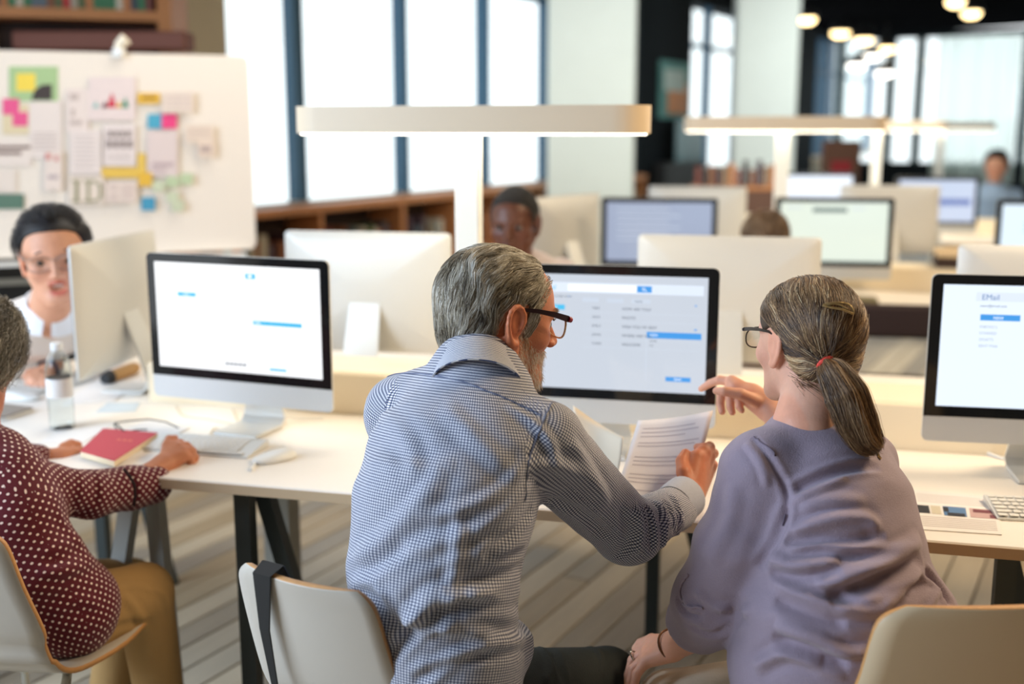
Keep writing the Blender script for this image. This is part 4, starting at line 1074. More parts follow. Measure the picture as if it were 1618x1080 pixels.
def hair_obj(name, strands, rad, m, parent, tip=.35):
    """strands (n, k, 3)"""
    n, k, _ = strands.shape
    c = bpy.data.hair_curves.new(name); c.add_curves([k]*n)
    c.points.foreach_set('position', strands.astype(f32).ravel())
    a = c.attributes.get('radius') or c.attributes.new('radius', 'FLOAT', 'POINT')
    prof = np.linspace(1, tip, k)[None]*rad*np.random.default_rng(1).uniform(.7, 1.3, (n, 1)); a.data.foreach_set('value', prof.astype(f32).ravel())
    rg = np.random.default_rng(2); r0 = strands[:, 0]; cl = rg.random(5000)[CL_ID[0] % 5000] if CL_ID and len(CL_ID[0]) == n else vnoise(r0*120)
    tn = .5+.55*(cl-.5)+.55*(vnoise(r0*28)-.5)+rg.normal(0, .17, n)
    a = c.attributes.new('tone', 'FLOAT', 'CURVE'); a.data.foreach_set('value', np.clip(tn, 0, 1).astype(f32))
    c.materials.append(m); o = bpy.data.objects.new(name, c); COL.objects.link(o); o.parent = parent
    return o
def grow(fd, roots, dirf, k, step, lift, stray=.25, clump=None, nclump=300, seed=1, grav=0):
    """comb strands over field fd. dirf(P, t) gives the comb direction"""
    rg = np.random.default_rng(seed); n = len(roots); out = np.zeros((n, k, 3)); p_ = roots.copy(); out[:, 0] = p_
    jit = rg.normal(0, stray, (n, 3)); L_ = rg.uniform(.7, 1.15, (n, 1)) if np.isscalar(step) else 1.0; hgt = rg.uniform(.25, 1, n)
    e = .002
    def grad(q):
        g = np.stack([fd((q+V(*(e*np.eye(3)[i]))).astype(f32))-fd((q-V(*(e*np.eye(3)[i]))).astype(f32)) for i in range(3)], 1)
        return g/(np.linalg.norm(g, axis=1, keepdims=True)+1e-9)
    for i in range(1, k):
        t = i/(k-1); d = dirf(p_, t)+jit*.6; d /= np.linalg.norm(d, axis=1, keepdims=True)+1e-9
        g = grad(p_); d = d-g*(d*g).sum(1)[:, None]*(.95); d /= np.linalg.norm(d, axis=1, keepdims=True)+1e-9
        wig = (vnoise(p_*55+out[:, 0]*30)-.5)[:, None]*np.cross(d, g)*.9
        p_ = p_+(d+wig)*step*L_
        tgt = lift*hgt*min(1, t*2.5); sd = fd(p_.astype(f32)); p_ = p_-g*np.where(sd < tgt, sd-tgt, (sd-tgt)*.35)[:, None]
        out[:, i] = p_
    CL_ID.clear()
    if clump:
        gi = rg.choice(n, nclump, replace=False); G = out[gi]; near = np.zeros(n, int)
        for s in range(0, n, 2000):
            near[s:s+2000] = np.argmin(((out[s:s+2000, None, 0]-G[None, :, 0])**2).sum(2), 1)
        CL_ID.append(near)
        t = (np.linspace(0, 1, k)**1.1)[None, :, None]*clump*rg.uniform(.5, 1, (n, 1, 1))
        tgtc = G[near]+(out[:, :1]-G[near][:, :1])*.18
        out = out*(1-t)+tgtc*t
    return out

def body_surface(parent_obj, skin, headf, HC, hands, bones, tone_fn, h=.0024, htone=1.0, pad=.05):
    """one continuous skin: head and neck, arm bones under the clothes, hands"""
    def fn(Q):
        d = None
        for a, b, ra, rb in bones:
            c = cap(Q, a, b, ra, rb); d = c if d is None else smin(d, c, .012)
        for f_, c_, r_ in [(headf, HC, .24)]+hands:
            g = np.linalg.norm(Q-np.asarray(c_, f32), axis=1); m_ = g < r_; e = (g-r_*.72).astype(f32); e = np.maximum(e, .02)
            if m_.any(): e[m_] = f_(Q[m_])
            d = smin(d, e, .008) if f_ is not headf else np.minimum(d, e)
        return d.astype(f32)
    pts = [np.asarray(p_, float) for b in bones for p_ in b[:2]]+[np.asarray(c_)+s*(r_*.6) for _, c_, r_ in hands for s in (-1, 1)]+[np.asarray(HC)+s*.17 for s in (-1, 1)]
    pts = np.array(pts); v, F = surf(fn, pts.min(0)-pad, pts.max(0)+pad, h, 8); v = smooth(v, F, 2, .4)
    # keep the piece that carries the head
    near = np.linalg.norm(v-HC, axis=1) < .2
    col = np.ones((len(v), 3)); col[near] = tone_fn(v[near])
    if np.ndim(htone) or htone != 1.0:
        fr = np.linalg.norm(v-HC, axis=1) > .24; col[fr] = htone
    o = child(meshobj('body', v, F, skin, col=col), parent_obj); return o, v, F
# ------------------------------------------------------------------ heads
def head_field(sex='m', ear_out=1.0, face=True, jawk=1.0, open_mouth=False):
    E = [(.010, -.006), (.0135, .006), (.012, .017), (.006, .0255), (-.002, .0295), (-.011, .0275), (-.018, .0205), (-.0215, .010), (-.0205, -.002), (-.017, -.013), (-.012, -.022), (-.006, -.030), (.000, -.035), (.006, -.034)]
    def fd(Q):
        A = Q.copy(); A[:, 0] = np.abs(A[:, 0])
        d = ell(A, (0, -.018, .03), (.077, .098, .087))
        d = smin(d, ell(A, (0, .032, .028), (.064, .062, .068)), .03)
        d = smin(d, ell(A, (0, .036, -.036), (.056, .056, .078)), .03)
        d = smin(d, cap(A, (.050*jawk, .0, -.05), (.018, .072, -.098), .020*jawk, .016), .03)
        d = smin(d, ell(A, (0, .080, -.099), (.020, .016, .017)), .02)
        d = smin(d, ell(A, (.043, .056, -.026), (.022, .024, .02)), .02)
        if face:
            d = smin(d, cap(A, (0, .087, .018), (.038, .080, .020), .010, .007), .016)
            d = smax(d, -ell(A, (.031, .101, -.001), (.018, .016, .012)), .014)
            d = smin(d, cap(A, (0, .090, .010), (0, .114, -.030), .0070, .0095), .010)
            d = smin(d, ell(A, (.0105, .104, -.034), (.0085, .010, .0075)), .006)
            if open_mouth:
                d = smin(d, cap(A, (0, .091, -.052), (.022, .084, -.056), .0065, .004), .006)
                d = smin(d, cap(A, (0, .088, -.083), (.018, .082, -.076), .008, .004), .006)
                d = smax(d, -ell(A, (0, .096, -.066), (.021, .022, .0115)), .003)
            else:
                d = smin(d, cap(A, (0, .0945, -.059), (.022, .085, -.061), .0055, .003), .006)
                d = smin(d, cap(A, (0, .0925, -.069), (.018, .085, -.068), .0065, .003), .006)
        # ear
        e = None
        for a, b in zip(E[:-1], E[1:]):
            pa = (.0745+ear_out*(.004-.32*min(a[0], .0)), a[0]-.004, a[1]-.004); pb = (.0745+ear_out*(.004-.32*min(b[0], .0)), b[0]-.004, b[1]-.004)
            c = cap(A, pa, pb, .0042, .0042); e = c if e is None else smin(e, c, .002)
        pl = ell(A, (.0775, -.006, -.003), (.0055, .018, .029)); e = smin(e, pl, .003)
        e = smin(e, ell(A, (.0765, .0, -.036), (.0050, .0085, .0095)), .004)
        e = smax(e, -ell(A, (.0885, -.003, -.001), (.0085, .0085, .015)), .003)
        e = smin(e, cap(A, (.073, .006, -.004), (.078, .005, -.012), .004, .004), .003)
        d = smin(d, e, .005)
        return d.astype(f32)
    return fd
def frame(f_, up=(0, 0, 1), roll=0):
    f_ = nrm(f_); r_ = nrm(np.cross(f_, up)); u_ = np.cross(r_, f_)
    r2 = r_*cos(roll)+u_*sin(roll); u2 = np.cross(r2, f_)
    return np.stack([r2, f_, u2], 1)      # columns right, forward, up : world = M @ local
def head_tone(l, rgb_lip=(.86, .58, .56), beard=0, blush=.1, lipw=.009):
    """per vertex tint: lips, ears and cheeks redder"""
    c = np.ones((len(l), 3)); ax = np.abs(l[:, 0])
    lips = np.exp(-((ax/.021)**4))*np.exp(-(((l[:,2]+.066)/lipw)**4))*(l[:,1] > .085)
    c = c*(1-lips[:, None])+np.array(rgb_lip)*lips[:, None]
    ear = np.clip((ax-.074)/.006, 0, 1)[:, None]; c = c*(1-ear*.6)+np.array([1.0, .78, .70])*ear*.6
    ck = np.exp(-((ax-.04)**2+(l[:,2]+.03)**2)/.0006)*(l[:,1] > .03)*blush*2; c[:, 1:] *= (1-ck*.9)[:, None]
    return c
def hand_field(pts):
    """pts: dict palm capsules and fingers as polylines [(p, r), ...] in world space"""
    def fd(Q):
        d = None
        for seg in pts['palm']:
            c = cap(Q, *seg); d = c if d is None else smin(d, c, .012)
        for ch in pts['fingers']:
            e = None
            for (a, ra), (b, rb) in zip(ch[:-1], ch[1:]):
                c = cap(Q, a, b, ra, rb); e = c if e is None else smin(e, c, .0025)
            d = smin(d, e, .005)
        return d.astype(f32)
    return fd
# ================================================================== the man in the checked shirt
def cloth_mat(name, build, rough=.8):
    m = bpy.data.materials.new(name); m.use_nodes = True; nt = m.node_tree; b = nt.nodes['Principled BSDF']
    b.inputs['Roughness'].default_value = rough; b.inputs['Specular IOR Level'].default_value = .25
    b.inputs['Sheen Weight'].default_value = .15
    uv = nt.nodes.new('ShaderNodeUVMap'); uv.uv_map = 'weave'
    build(nt, b, uv); return m
def mnode(nt, op, a, b=None, c=None):
    n = nt.nodes.new('ShaderNodeMath'); n.operation = op
    for i, x in enumerate((a, b, c)):
        if x is None: continue
        if hasattr(x, 'links'): nt.links.new(x, n.inputs[i])
        else: n.inputs[i].default_value = x
    return n.outputs[0]
def gingham(nt, b, uv, period=.0045, c0=(242, 241, 242), c1=(132, 138, 163), c2=(44, 49, 70)):
    s = nt.nodes.new('ShaderNodeSeparateXYZ'); nt.links.new(uv.outputs[0], s.inputs[0])
    st = []
    for ch in (0, 1):
        f_ = mnode(nt, 'FRACT', mnode(nt, 'MULTIPLY', s.outputs[ch], 1/period))
        st.append(mnode(nt, 'LESS_THAN', f_, .5))
    t = mnode(nt, 'MULTIPLY', mnode(nt, 'ADD', st[0], st[1]), .5)
    cr = nt.nodes.new('ShaderNodeValToRGB'); cr.color_ramp.elements.new(.5)
    for e, (p_, c) in zip(cr.color_ramp.elements, ((0, c0), (.5, c1), (1, c2))): e.position = p_; e.color = lin(c)
    nt.links.new(t, cr.inputs[0]); nt.links.new(cr.outputs[0], b.inputs['Base Color'])
M_CHECK = cloth_mat('checked_cotton', gingham)
def stripes(nt, b, uv):
    s = nt.nodes.new('ShaderNodeSeparateXYZ'); nt.links.new(uv.outputs[0], s.inputs[0])
    f_ = mnode(nt, 'LESS_THAN', mnode(nt, 'FRACT', mnode(nt, 'MULTIPLY', s.outputs[1], 1/.0045)), .5)
    mx = nt.nodes.new('ShaderNodeMix'); mx.data_type = 'RGBA'; mx.inputs[6].default_value = lin((226, 226, 228)); mx.inputs[7].default_value = lin((92, 104, 140))
    nt.links.new(f_, mx.inputs[0]); nt.links.new(mx.outputs[2], b.inputs['Base Color'])
M_STRIPE = cloth_mat('striped_cotton', stripes)
M_SKIN = skin_mat('skin_tanned', (204, 134, 100))
man = thing('person', 'grey-haired bearded man in blue checked shirt and red-black glasses seen from behind', 'person', (-.10, 1.74, 0))
def child(o, parent):
    o.parent = parent; o.matrix_parent_inverse = Matrix.Translation(-parent.location); return o

HO = P(787, 500, 1.95)
MF = frame((.90, .44, -.20), roll=R(2))
hs = 1.0
hf = head_field('m', 1.7)
neck_b = P(758, 605, 1.86)
def toL(Q, O=HO, M=MF, s=1.0): return ((Q-np.asarray(O, f32)) @ np.asarray(M, f32))/s
def man_skin(Q):
    d = hf(toL(Q).astype(f32))
    a = HO+MF @ V(0, -.03, -.055)
    return smin(d, cap(Q, a, neck_b, .055, .062), .03)
# right hand holding the sheet
def hand_from(wr, kn, side, nrmv, curl, lens=(.075, .082, .076, .062), width=.078, r0=.0088, thumb=None, spread=.0, palm_r=.0135):
    """wr wrist centre, kn centre of the knuckle row, side unit (index side), nrmv back-of-hand normal; curl per finger list of 3 bend angles"""
    wr = np.asarray(wr); kn = np.asarray(kn); ax = nrm(kn-wr); side = nrm(side-ax*np.dot(side, ax)); n_ = np.cross(side, ax)
    if np.dot(n_, nrmv) < 0: n_ = -n_
    palm = []
    for i in range(4):
        o = (1.5-i)/3*width*.78; k = kn+side*o-ax*(.004*abs(i-1)) ; w_ = wr+side*o*.55
        palm.append((w_+ax*.008, k, palm_r*1.12, palm_r*.82))
    palm.append((wr-ax*.02, wr+ax*.012, .023, .023))
    fing = []
    for i in range(4):
        o = (1.5-i)/3*width*.80; p_ = kn+side*o-ax*(.004*abs(i-1)); ch = [(p_-ax*.012, r0*1.12), (p_, r0*1.15)]
        a = 0; d0 = nrm(ax+side*spread*(1.5-i)); L_ = lens[i]; rr = r0*(1.05, 1.05, 1, .88)[i]
        for j, fr in enumerate((.46, .30, .24)):
            a += R(curl[i][j]); d = nrm(d0*cos(a)-n_*sin(a)); p_ = p_+d*L_*fr; ch.append((p_, rr*(.98, .9, .74)[j]))
        fing.append(ch)
    if thumb is not None: fing.append(thumb(wr, kn, ax, side, n_))
    return {'palm': palm, 'fingers': fing}
def join(parts):
    vs, Fs, cs, o = [], [], [], 0
    for a, b, c in parts: vs.append(a); Fs.append(b+o); cs.append(c); o += len(a)
    return np.concatenate(vs), np.concatenate(Fs), np.concatenate(cs)
wr = P(1087, 788, 2.11); elb = P(992, 838, 1.93); sR = P(852, 702, 1.79)
hand = {'palm': [(P(1084, 780, 2.11), P(1101, 722, 2.165), .0185, .0150), (P(1089, 780, 2.115), P(1112, 716, 2.185), .0185, .0148), (P(1094, 784, 2.12), P(1119, 722, 2.205), .0180, .0142), (P(1097, 790, 2.125), P(1122, 738, 2.215), .0175, .0135), (elb, wr, .040, .0275)],
        'fingers': [[(P(1101, 722, 2.165), .0128), (P(1112, 708, 2.20), .0112), (P(1100, 708, 2.235), .0102), (P(1086, 722, 2.245), .0088)],
                    [(P(1112, 716, 2.185), .0128), (P(1121, 706, 2.215), .0112), (P(1110, 712, 2.25), .0102), (P(1094, 726, 2.255), .0088)],
                    [(P(1119, 722, 2.205), .0125), (P(1127, 716, 2.235), .0108), (P(1114, 724, 2.265), .0098), (P(1098, 738, 2.265), .0085)],
                    [(P(1122, 738, 2.215), .0115), (P(1127, 734, 2.245), .0098), (P(1114, 742, 2.27), .0088), (P(1100, 752, 2.265), .0078)],
                    [(P(1086, 768, 2.115), .0165), (P(1080, 746, 2.13), .0140), (P(1077, 728, 2.155), .0118), (P(1083, 716, 2.172), .0098)]]}
_, vB, FB = body_surface(man, M_SKIN, man_skin, HO, [(hand_field(hand), P(1100, 750, 2.16), .17)],
    [(neck_b, P(760, 680, 1.86), .05, .05), (P(760, 680, 1.86), sR, .05, .04), (sR, elb, .038, .034), (elb, wr, .034, .024)], lambda q: head_tone(toL(q)), htone=(.98, .86, .80), h=.0023)

# shirt
sR = P(852, 702, 1.79); sL = P(640, 655, 2.02); side_m = nrm(sR-sL)
torso = [(P(690, 1130, 1.75), .160, .125), (P(688, 1010, 1.74), .148, .122), (P(682, 900, 1.735), .142, .120), (P(700, 800, 1.77), .158, .125), (P(725, 715, 1.82), .165, .118), (P(745, 655, 1.86), .12, .085), (P(757, 615, 1.87), .084, .082), (P(751, 584, 1.876), .067, .067)]
elbL = P(668, 850, 2.14)
def man_shirt(Q):
    d = loftd(Q, torso, side_m, .03)
    d = smin(d, cap(Q, sL, P(735, 622, 1.89), .072, .068), .03); d = smin(d, ell(Q, P(800, 1020, 1.79), (.048, .06, .045)), .03)
    d = smin(d, cap(Q, sR, P(765, 650, 1.86), .070, .055), .03)
    d = smin(d, cap(Q, sL, elbL, .066, .055), .02)
    arm = cap(Q, sR, elb, .071, .058)
    fa = cap(Q, elb, P(1074, 800, 2.085), .056, .041)
    ax = nrm(P(1090, 786, 2.12)-elb); fa = smax(fa, ((Q-P(1072, 794, 2.085).astype(f32)) @ ax.astype(f32)), .004)
    arm = smin(arm, fa, .025)
    return smin(d, arm, .022)
v, F = surf(man_shirt, V(-.36, 1.50, .50), V(.42, 2.32, 1.18), .0042)
v = smooth(v, F, 3, .5); N = vnormals(v, F)
lines = [ # armpit and back pulls
 ([(835,720),(800,770),(740,800),(660,815)], .012, .004), ([(838,760),(790,810),(720,850),(640,870)], .014, .005), ([(842,800),(800,850),(760,880)], .010, -.005),
 ([(560,880),(600,850),(660,800),(700,740)], .018, .004), ([(548,905),(590,895),(640,860)], .014, -.004),
 ([(640,1000),(680,950),(740,935),(820,930)], .016, .006), ([(630,960),(690,985),(760,1005),(830,985)], .014, .006), ([(610,1040),(660,990),(740,960),(830,955)], .012, -.006),
 ([(700,930),(760,915),(825,890)], .012, -.006), ([(690,885),(760,870),(836,850)], .013, .004), ([(560,930),(610,960),(650,1020)], .016, -.005), ([(590,930),(640,980),(690,1000)], .012, .004),
 ([(680,1060),(740,1030),(800,1015),(850,1000)], .012, .006), ([(650,1075),(720,1045),(780,1030)], .010, -.005),
 ([(722,800),(722,860),(716,930),(700,1000)], .012, .003),
 # shoulder, sleeve
 ([(800,640),(840,665),(870,700),(880,740)], .010, .003), ([(830,735),(900,740),(950,780)], .014, .004), ([(860,790),(920,810),(960,850)], .012, -.004), ([(900,700),(930,740),(960,800)], .013, .004),
 ([(1000,800),(1010,835),(1005,875)], .010, .006), ([(1018,796),(1030,830),(1028,872)], .007, -.006), ([(1034,790),(1046,825),(1044,866)], .007, .006), ([(1048,786),(1060,818),(1060,858)], .006, -.005), ([(1060,780),(1073,812),(1072,850)], .006, .005),
 ([(980,800),(990,840),(975,880)], .010, -.004),
 ([(590,640),(640,690),(660,760)], .016, .003), ([(700,640),(760,700),(820,760)], .016, .003), ([(575,730),(640,740),(720,735)], .018, .003)]
v = folds(v, N, [(a, b*.9, c*1.7) for a, b, c in lines])
N = vnormals(v, F); nz = vnoise(v*V(14, 14, 26)); v = v+N*((nz-.5)*.006+(vnoise(v*45)-.5)*.0012)[:, None]
bones = [(torso[0][0], torso[5][0], .15, -side_m), (sR, elb, .065, V(0, 1, 0)), (elb, wr, .055, V(0, 1, 0)), (sL, elbL, .06, V(0, 1, 0))]
uv, bi = boneuv(v, F, bones)
child(meshobj('shirt', v, F, M_CHECK, uv=uv), man)
# yoke seam and sleeve seam, thin stitched lines proud of the cloth
def on_surface(fd, pts_px, Y0, lift=.001, n=40, vv=None, NN=None):
    out = []; px = proj(vv); eye = V(0, 0, CAM_H); fac = ((eye-vv)*NN).sum(1) > 0
    pf = np.array(pts_px, float); seq = []
    for i in range(len(pf)-1):
        p0, p1, p2, p3 = pf[max(i-1, 0)], pf[i], pf[i+1], pf[min(i+2, len(pf)-1)]
        for u in np.linspace(0, 1, 9)[:-1]: seq.append(.5*((2*p1)+(-p0+p2)*u+(2*p0-5*p1+4*p2-p3)*u*u+(-p0+3*p1-3*p2+p3)*u**3))
    seq.append(pf[-1])
    for q in seq:
        d = np.hypot(px[:,0]-q[0], px[:,1]-q[1])+np.where(fac, 0, 1e4); i = np.argsort(d)[:4]; out.append(vv[i].mean(0)+NN[i].mean(0)*lift)
    return out
N = vnormals(v, F)
M_SEAM = mat('seam_blue', (104, 112, 138), .8)
child(MB().tube(on_surface(None, [(610,592),(660,590),(720,600),(790,625),(855,655)], 0, vv=v, NN=N), .0010, 6).build('yoke_seam', M_SEAM, smooth=True), man)
child(MB().tube(on_surface(None, [(872,636),(852,680),(835,730),(830,790)], 0, vv=v, NN=N), .0010, 6).build('sleeve_seam', M_SEAM, smooth=True), man)
# cuff, pale lining rolled outwards
cufA, cufB = P(1064, 800, 2.07), P(1083, 784, 2.11); ax = nrm(cufB-cufA)
def ringat(c, ax, r_, n=28, flat=1.0, up=V(0,0,1)):
    e1 = nrm(up-ax*np.dot(up, ax)); e2 = np.cross(ax, e1); return [c+r_*(cos(2*pi*k/n)*e1+flat*sin(2*pi*k/n)*e2) for k in range(n)]
mb = MB(); mb.loft([ringat(cufA, ax, .0415), ringat(cufA*.5+cufB*.5, ax, .0435), ringat(cufB, ax, .0425), ringat(cufB+ax*.001, ax, .0405), ringat(cufB-ax*.02, ax, .039)], capA=False, capB=True)
child(mb.build('cuff', mat('cuff_pale', (184, 190, 206), .8, vary=.12, vscale=300), smooth=60), man)
# collar
def collar(c, axn, fwd, r_top, r_bot, hgt, m, parent, spread=.7, back_h=0, a0=-150, a1=150, name='collar', tilt=.0):
    axn = nrm(axn); fw = nrm(fwd-axn*np.dot(fwd, axn)); sd = np.cross(fw, axn); mb = MB(); n = 48; rows = []
    prof = [(r_top-.004, -.012), (r_top-.004, .0), (r_top, .004), (r_top+.004, .0), (r_top+(r_bot-r_top)*.5, -hgt*.5), (r_bot, -hgt), (r_bot-.003, -hgt)]
    for (rr, zz) in prof:
        row = []
        for k in range(n+1):
            a = R(a0+(a1-a0)*k/n); dirv = -fw*cos(a)+sd*sin(a)
            row.append(c+dirv*rr+axn*(zz*(1 if zz > -.02 else (1+.25*abs(sin(a))))+tilt*cos(a)))
        rows.append(row)
    mb.loft(rows, close=False, capA=False, capB=False); me = mb
    uvs = []
    o = mb.build(name, m, smooth=50)
    l = o.data.uv_layers.new(name='weave'); co = [v_.co for v_ in o.data.vertices]
    for lp in o.data.loops:
        p_ = V(*co[lp.vertex_index])-c; an = math.atan2(np.dot(p_, sd), -np.dot(p_, fw)); l.data[lp.index].uv = (an*.07, np.dot(p_, axn))
    child(o, parent); return o
ncx = nrm(HO+MF @ V(0, -.03, -.055)-neck_b)
collar(P(752, 575, 1.88), ncx, V(.85, .5, 0), .063, .077, .050, M_STRIPE, man, tilt=.005)

# trousers and shoes
M_JEAN = mat('dark_green_jeans', (34, 42, 42), .85, vary=.15, vscale=30, bump=.3, bscale=300)
hipR, hipL = P(735, 1110, 1.76), P(660, 1110, 1.84); knR = P(960, 1072, 2.09); knL = P(860, 1090, 2.28)
ftR = V(knR[0]-.02, knR[1]+.02, .1); ftL = V(knL[0], knL[1]+.05, .1)
def legs_field(hips, knees, feet, rh=.088, rk=.062, ra=.045, pel=.13):
    def fd(Q):
        d = ell(Q, (hips[0]+hips[1])/2-V(0,0,.01), (pel+.03, .12, .10))
        for h_, k_, f_ in zip(hips, knees, feet):
            d = smin(d, cap(Q, h_, k_, rh, rk), .03); d = smin(d, cap(Q, k_, f_, rk*.95, ra), .015)
        return d
    return fd
fd = legs_field((hipR, hipL), (knR, knL), (ftR, ftL))
v, F = surf(fd, V(-.35, 1.5, .04), V(.40, 2.6, .78), .0065); v = smooth(v, F, 3); N = vnormals(v, F)
v = folds(v, N, [([(860,1000),(880,1040),(890,1080)], .010, -.005), ([(930,992),(945,1030),(950,1070)], .008, .003), ([(850,1020),(870,1060),(860,1080)], .01, .004)])
child(meshobj('trousers', v, F, M_JEAN), man)
def shoe(c, d, m, parent, L_=.27):
    d = nrm(d); s = V(d[1], -d[0], 0); mb = MB(); rings = []
    for t, w_, h_ in ((-.08, .03, .06), (-.06, .038, .08), (0, .042, .085), (.08, .048, .055), (.14, .046, .04), (.185, .03, .028), (.195, .012, .015)):
        rings.append([c+d*t*L_/.27+s*w_*cos(a*pi/8)+V(0,0,max(0, h_*.5+h_*.5*sin(a*pi/8))) for a in range(16)])
    mb.loft(rings); child(mb.build('shoe', m, smooth=True), parent)
M_SHOE = mat('black_leather', (24, 24, 26), .4)
for f_ in (ftR, ftL): shoe(V(f_[0], f_[1], 0), V(.35, .9, 0), M_SHOE, man)

# hair: scalp shell and combed strands
def hairline(l, tab):
    return l[:, 2]-np.interp(l[:, 1], [t[0] for t in tab], [t[1] for t in tab])
TABM = [(-.12, -.070), (-.05, -.078), (-.038, -.055), (-.030, .012), (-.012, .026), (.012, .030), (.017, .028), (.020, -.012), (.030, -.016), (.034, .035), (.046, .066), (.060, .092), (.072, .11), (.1, .14)]
hair_tab = {}
def shell_field(tab, th):
    def fd(Q):
        A = Q.copy(); A[:, 0] = np.abs(A[:, 0])
        d = ell(A, (0, -.018, .03), (.077+th, .098+th, .087+th)); d = smin(d, ell(A, (0, .032, .028), (.064+th, .062+th*.5, .068+th)), .03)
        d = smin(d, ell(A, (0, -.055, -.035), (.055+th*.7, .042+th*.7, .05)), .03)
        g = hairline(Q, tab); return smax(d, -g*.7, .006).astype(f32)
    return fd
def clear_ear(st, O, M, s=1.0):
    l = toL(st.reshape(-1, 3), O, M, s); bad = (l[:, 1] > -.024) & (l[:, 1] < .0165) & (l[:, 2] < .022) & (l[:, 2] > -.06) & (np.abs(l[:, 0]) > .055)
    bad = bad.reshape(st.shape[:2]).any(1)
    if CL_ID and len(CL_ID[0]) == len(st): CL_ID[0] = CL_ID[0][~bad]
    return st[~bad]
def hair_for(parent, O, M, tab, th, m_under, m_str, dirf, n, k, step, lift, rad, clump, ncl, stray, seed=1, s=1.0, extra=None, name='hair', ears=True):
    fdL = shell_field(tab, th)
    fdW = lambda Q: fdL(toL(Q, O, M, s).astype(f32))*s
    v, F = surf(fdW, O-V(.14, .14, .14), O+V(.14, .14, .15), .0032); v = smooth(v, F, 3)
    o = child(meshobj('hair_base', v, F, m_under), parent)
    rg = np.random.default_rng(seed); l = toL(v, O, M, s); N = vnormals(v, F)
    ok = (hairline(l, tab) > -.004) & (np.linalg.norm(l-np.array([0, -.01, .02]), axis=1) > .06) & ((N*(v-O)).sum(1) > .02)
    ok &= ~((l[:, 1] > .052) & (l[:, 2] < .095)); cand = np.argwhere(ok)[:, 0]; roots = v[rg.choice(cand, n)]+rg.normal(0, .0016, (n, 3))
    def openf(Q):   # combing surface without the hairline cut
        Ql = toL(Q, O, M, s).astype(f32); A = Ql.copy(); A[:, 0] = np.abs(A[:, 0])
        d = ell(A, (0, -.018, .03), (.077+th, .098+th, .087+th)); d = smin(d, ell(A, (0, .032, .028), (.064+th, .062+th*.5, .068+th)), .03)
        return smin(d, ell(A, (0, -.055, -.035), (.055+th*.7, .042+th*.7, .05)), .03).astype(f32)*s
    dw = lambda Q, t: dirf(toL(Q, O, M, s), t) @ M.T
    st = grow(openf, roots, dw, k, step, lift, stray, clump, ncl, seed)
    if ears: st = clear_ear(st, O, M, s)
    if extra is not None: st = extra(st)
    return child(hair_obj(name, st, rad, m_str, parent), parent), openf, o
M_HU = mat('hair_under_grey', (104, 96, 84), .7, vary=.35, vscale=90)
M_HG = hair_mat('hair_grey', [(0, (50, 44, 38)), (.25, (112, 100, 82)), (.5, (172, 160, 138)), (.75, (214, 208, 194)), (1, (246, 244, 238))])
def comb_m(l, t):
    d = np.zeros_like(l); top = np.clip((l[:, 2]-.02)/.08, 0, 1); fr = np.clip((l[:, 1]+.02)/.08, 0, 1)
    d[:, 1] = -(.35+.9*top+.2*fr); d[:, 2] = -(1.2-.9*top); d[:, 0] = np.sign(l[:, 0])*.45*top
    back = np.clip((-l[:, 1]-.05)/.05, 0, 1); d[:, 1] *= 1-back*.85; d[:, 2] -= back*1.1
    wv = np.sin(l[:, 1]*90+l[:, 2]*40)*.28; d[:, 0] += wv*top; d[:, 1] += wv*(1-top)
    return d
hair_for(man, HO, MF, TABM, .003, M_HU, M_HG, comb_m, 15000, 9, .0062, .006, .00042, .75, 420, .28, seed=4)
# beard and sideburn
def surface_roots(v, N, mask, n, seed):
    rg = np.random.default_rng(seed); c = np.argwhere(mask)[:, 0]; i = rg.choice(c, n); return v[i]+rg.normal(0, .0008, (n, 3)), N[i]
NB = vnormals(vB, FB); nh = np.linalg.norm(vB-HO, axis=1) < .17; vv, NN = vB[nh], NB[nh]; l = toL(vv); ax_ = np.abs(l[:, 0])
jawz = np.interp(l[:, 1], [-.02, .01, .04, .07, .1], [.02, .01, -.038, -.046, -.044])
bmask = (l[:, 2] < jawz) & (l[:, 1] > -.004+.25*np.clip(-l[:,2]-.05, 0, .1)) & (l[:, 2] > -.125) & ~((ax_ < .02) & (np.abs(l[:, 2]+.064) < .006)) & (ax_ < .0745)
rt, nn = surface_roots(vv, NN, bmask, 4300, 3)
rg = np.random.default_rng(5); down = MF @ V(0, .1, -1)
ks = np.linspace(0, 1, 5)[None, :, None]; Lb = rg.uniform(.003, .008, (len(rt), 1, 1))
dirs = nn[:, None]*.55+down[None, None]*.8+rg.normal(0, .35, (len(rt), 1, 3))
st = rt[:, None]+dirs*ks*Lb+down[None, None]*(ks**2)*Lb*.4
M_BEARD = hair_mat('beard', [(0, (140, 112, 90)), (.3, (190, 168, 144)), (.6, (226, 216, 200)), (1, (246, 242, 236))])
child(hair_obj('beard', st, .00034, M_BEARD, man), man)
# eyebrow
em = (np.abs(l[:, 2]-.024) < .005) & (l[:, 1] > .055) & (ax_ > .012) & (ax_ < .05)
rt, nn = surface_roots(vv, NN, em, 500, 6); out_ = MF @ V(.3, .3, .3); st = rt[:, None]+(nn[:, None]*.6+out_[None, None]*.6+rg.normal(0, .3, (len(rt), 1, 3)))*ks*.0045
child(hair_obj('eyebrow', st, .0003, M_BEARD, man), man)
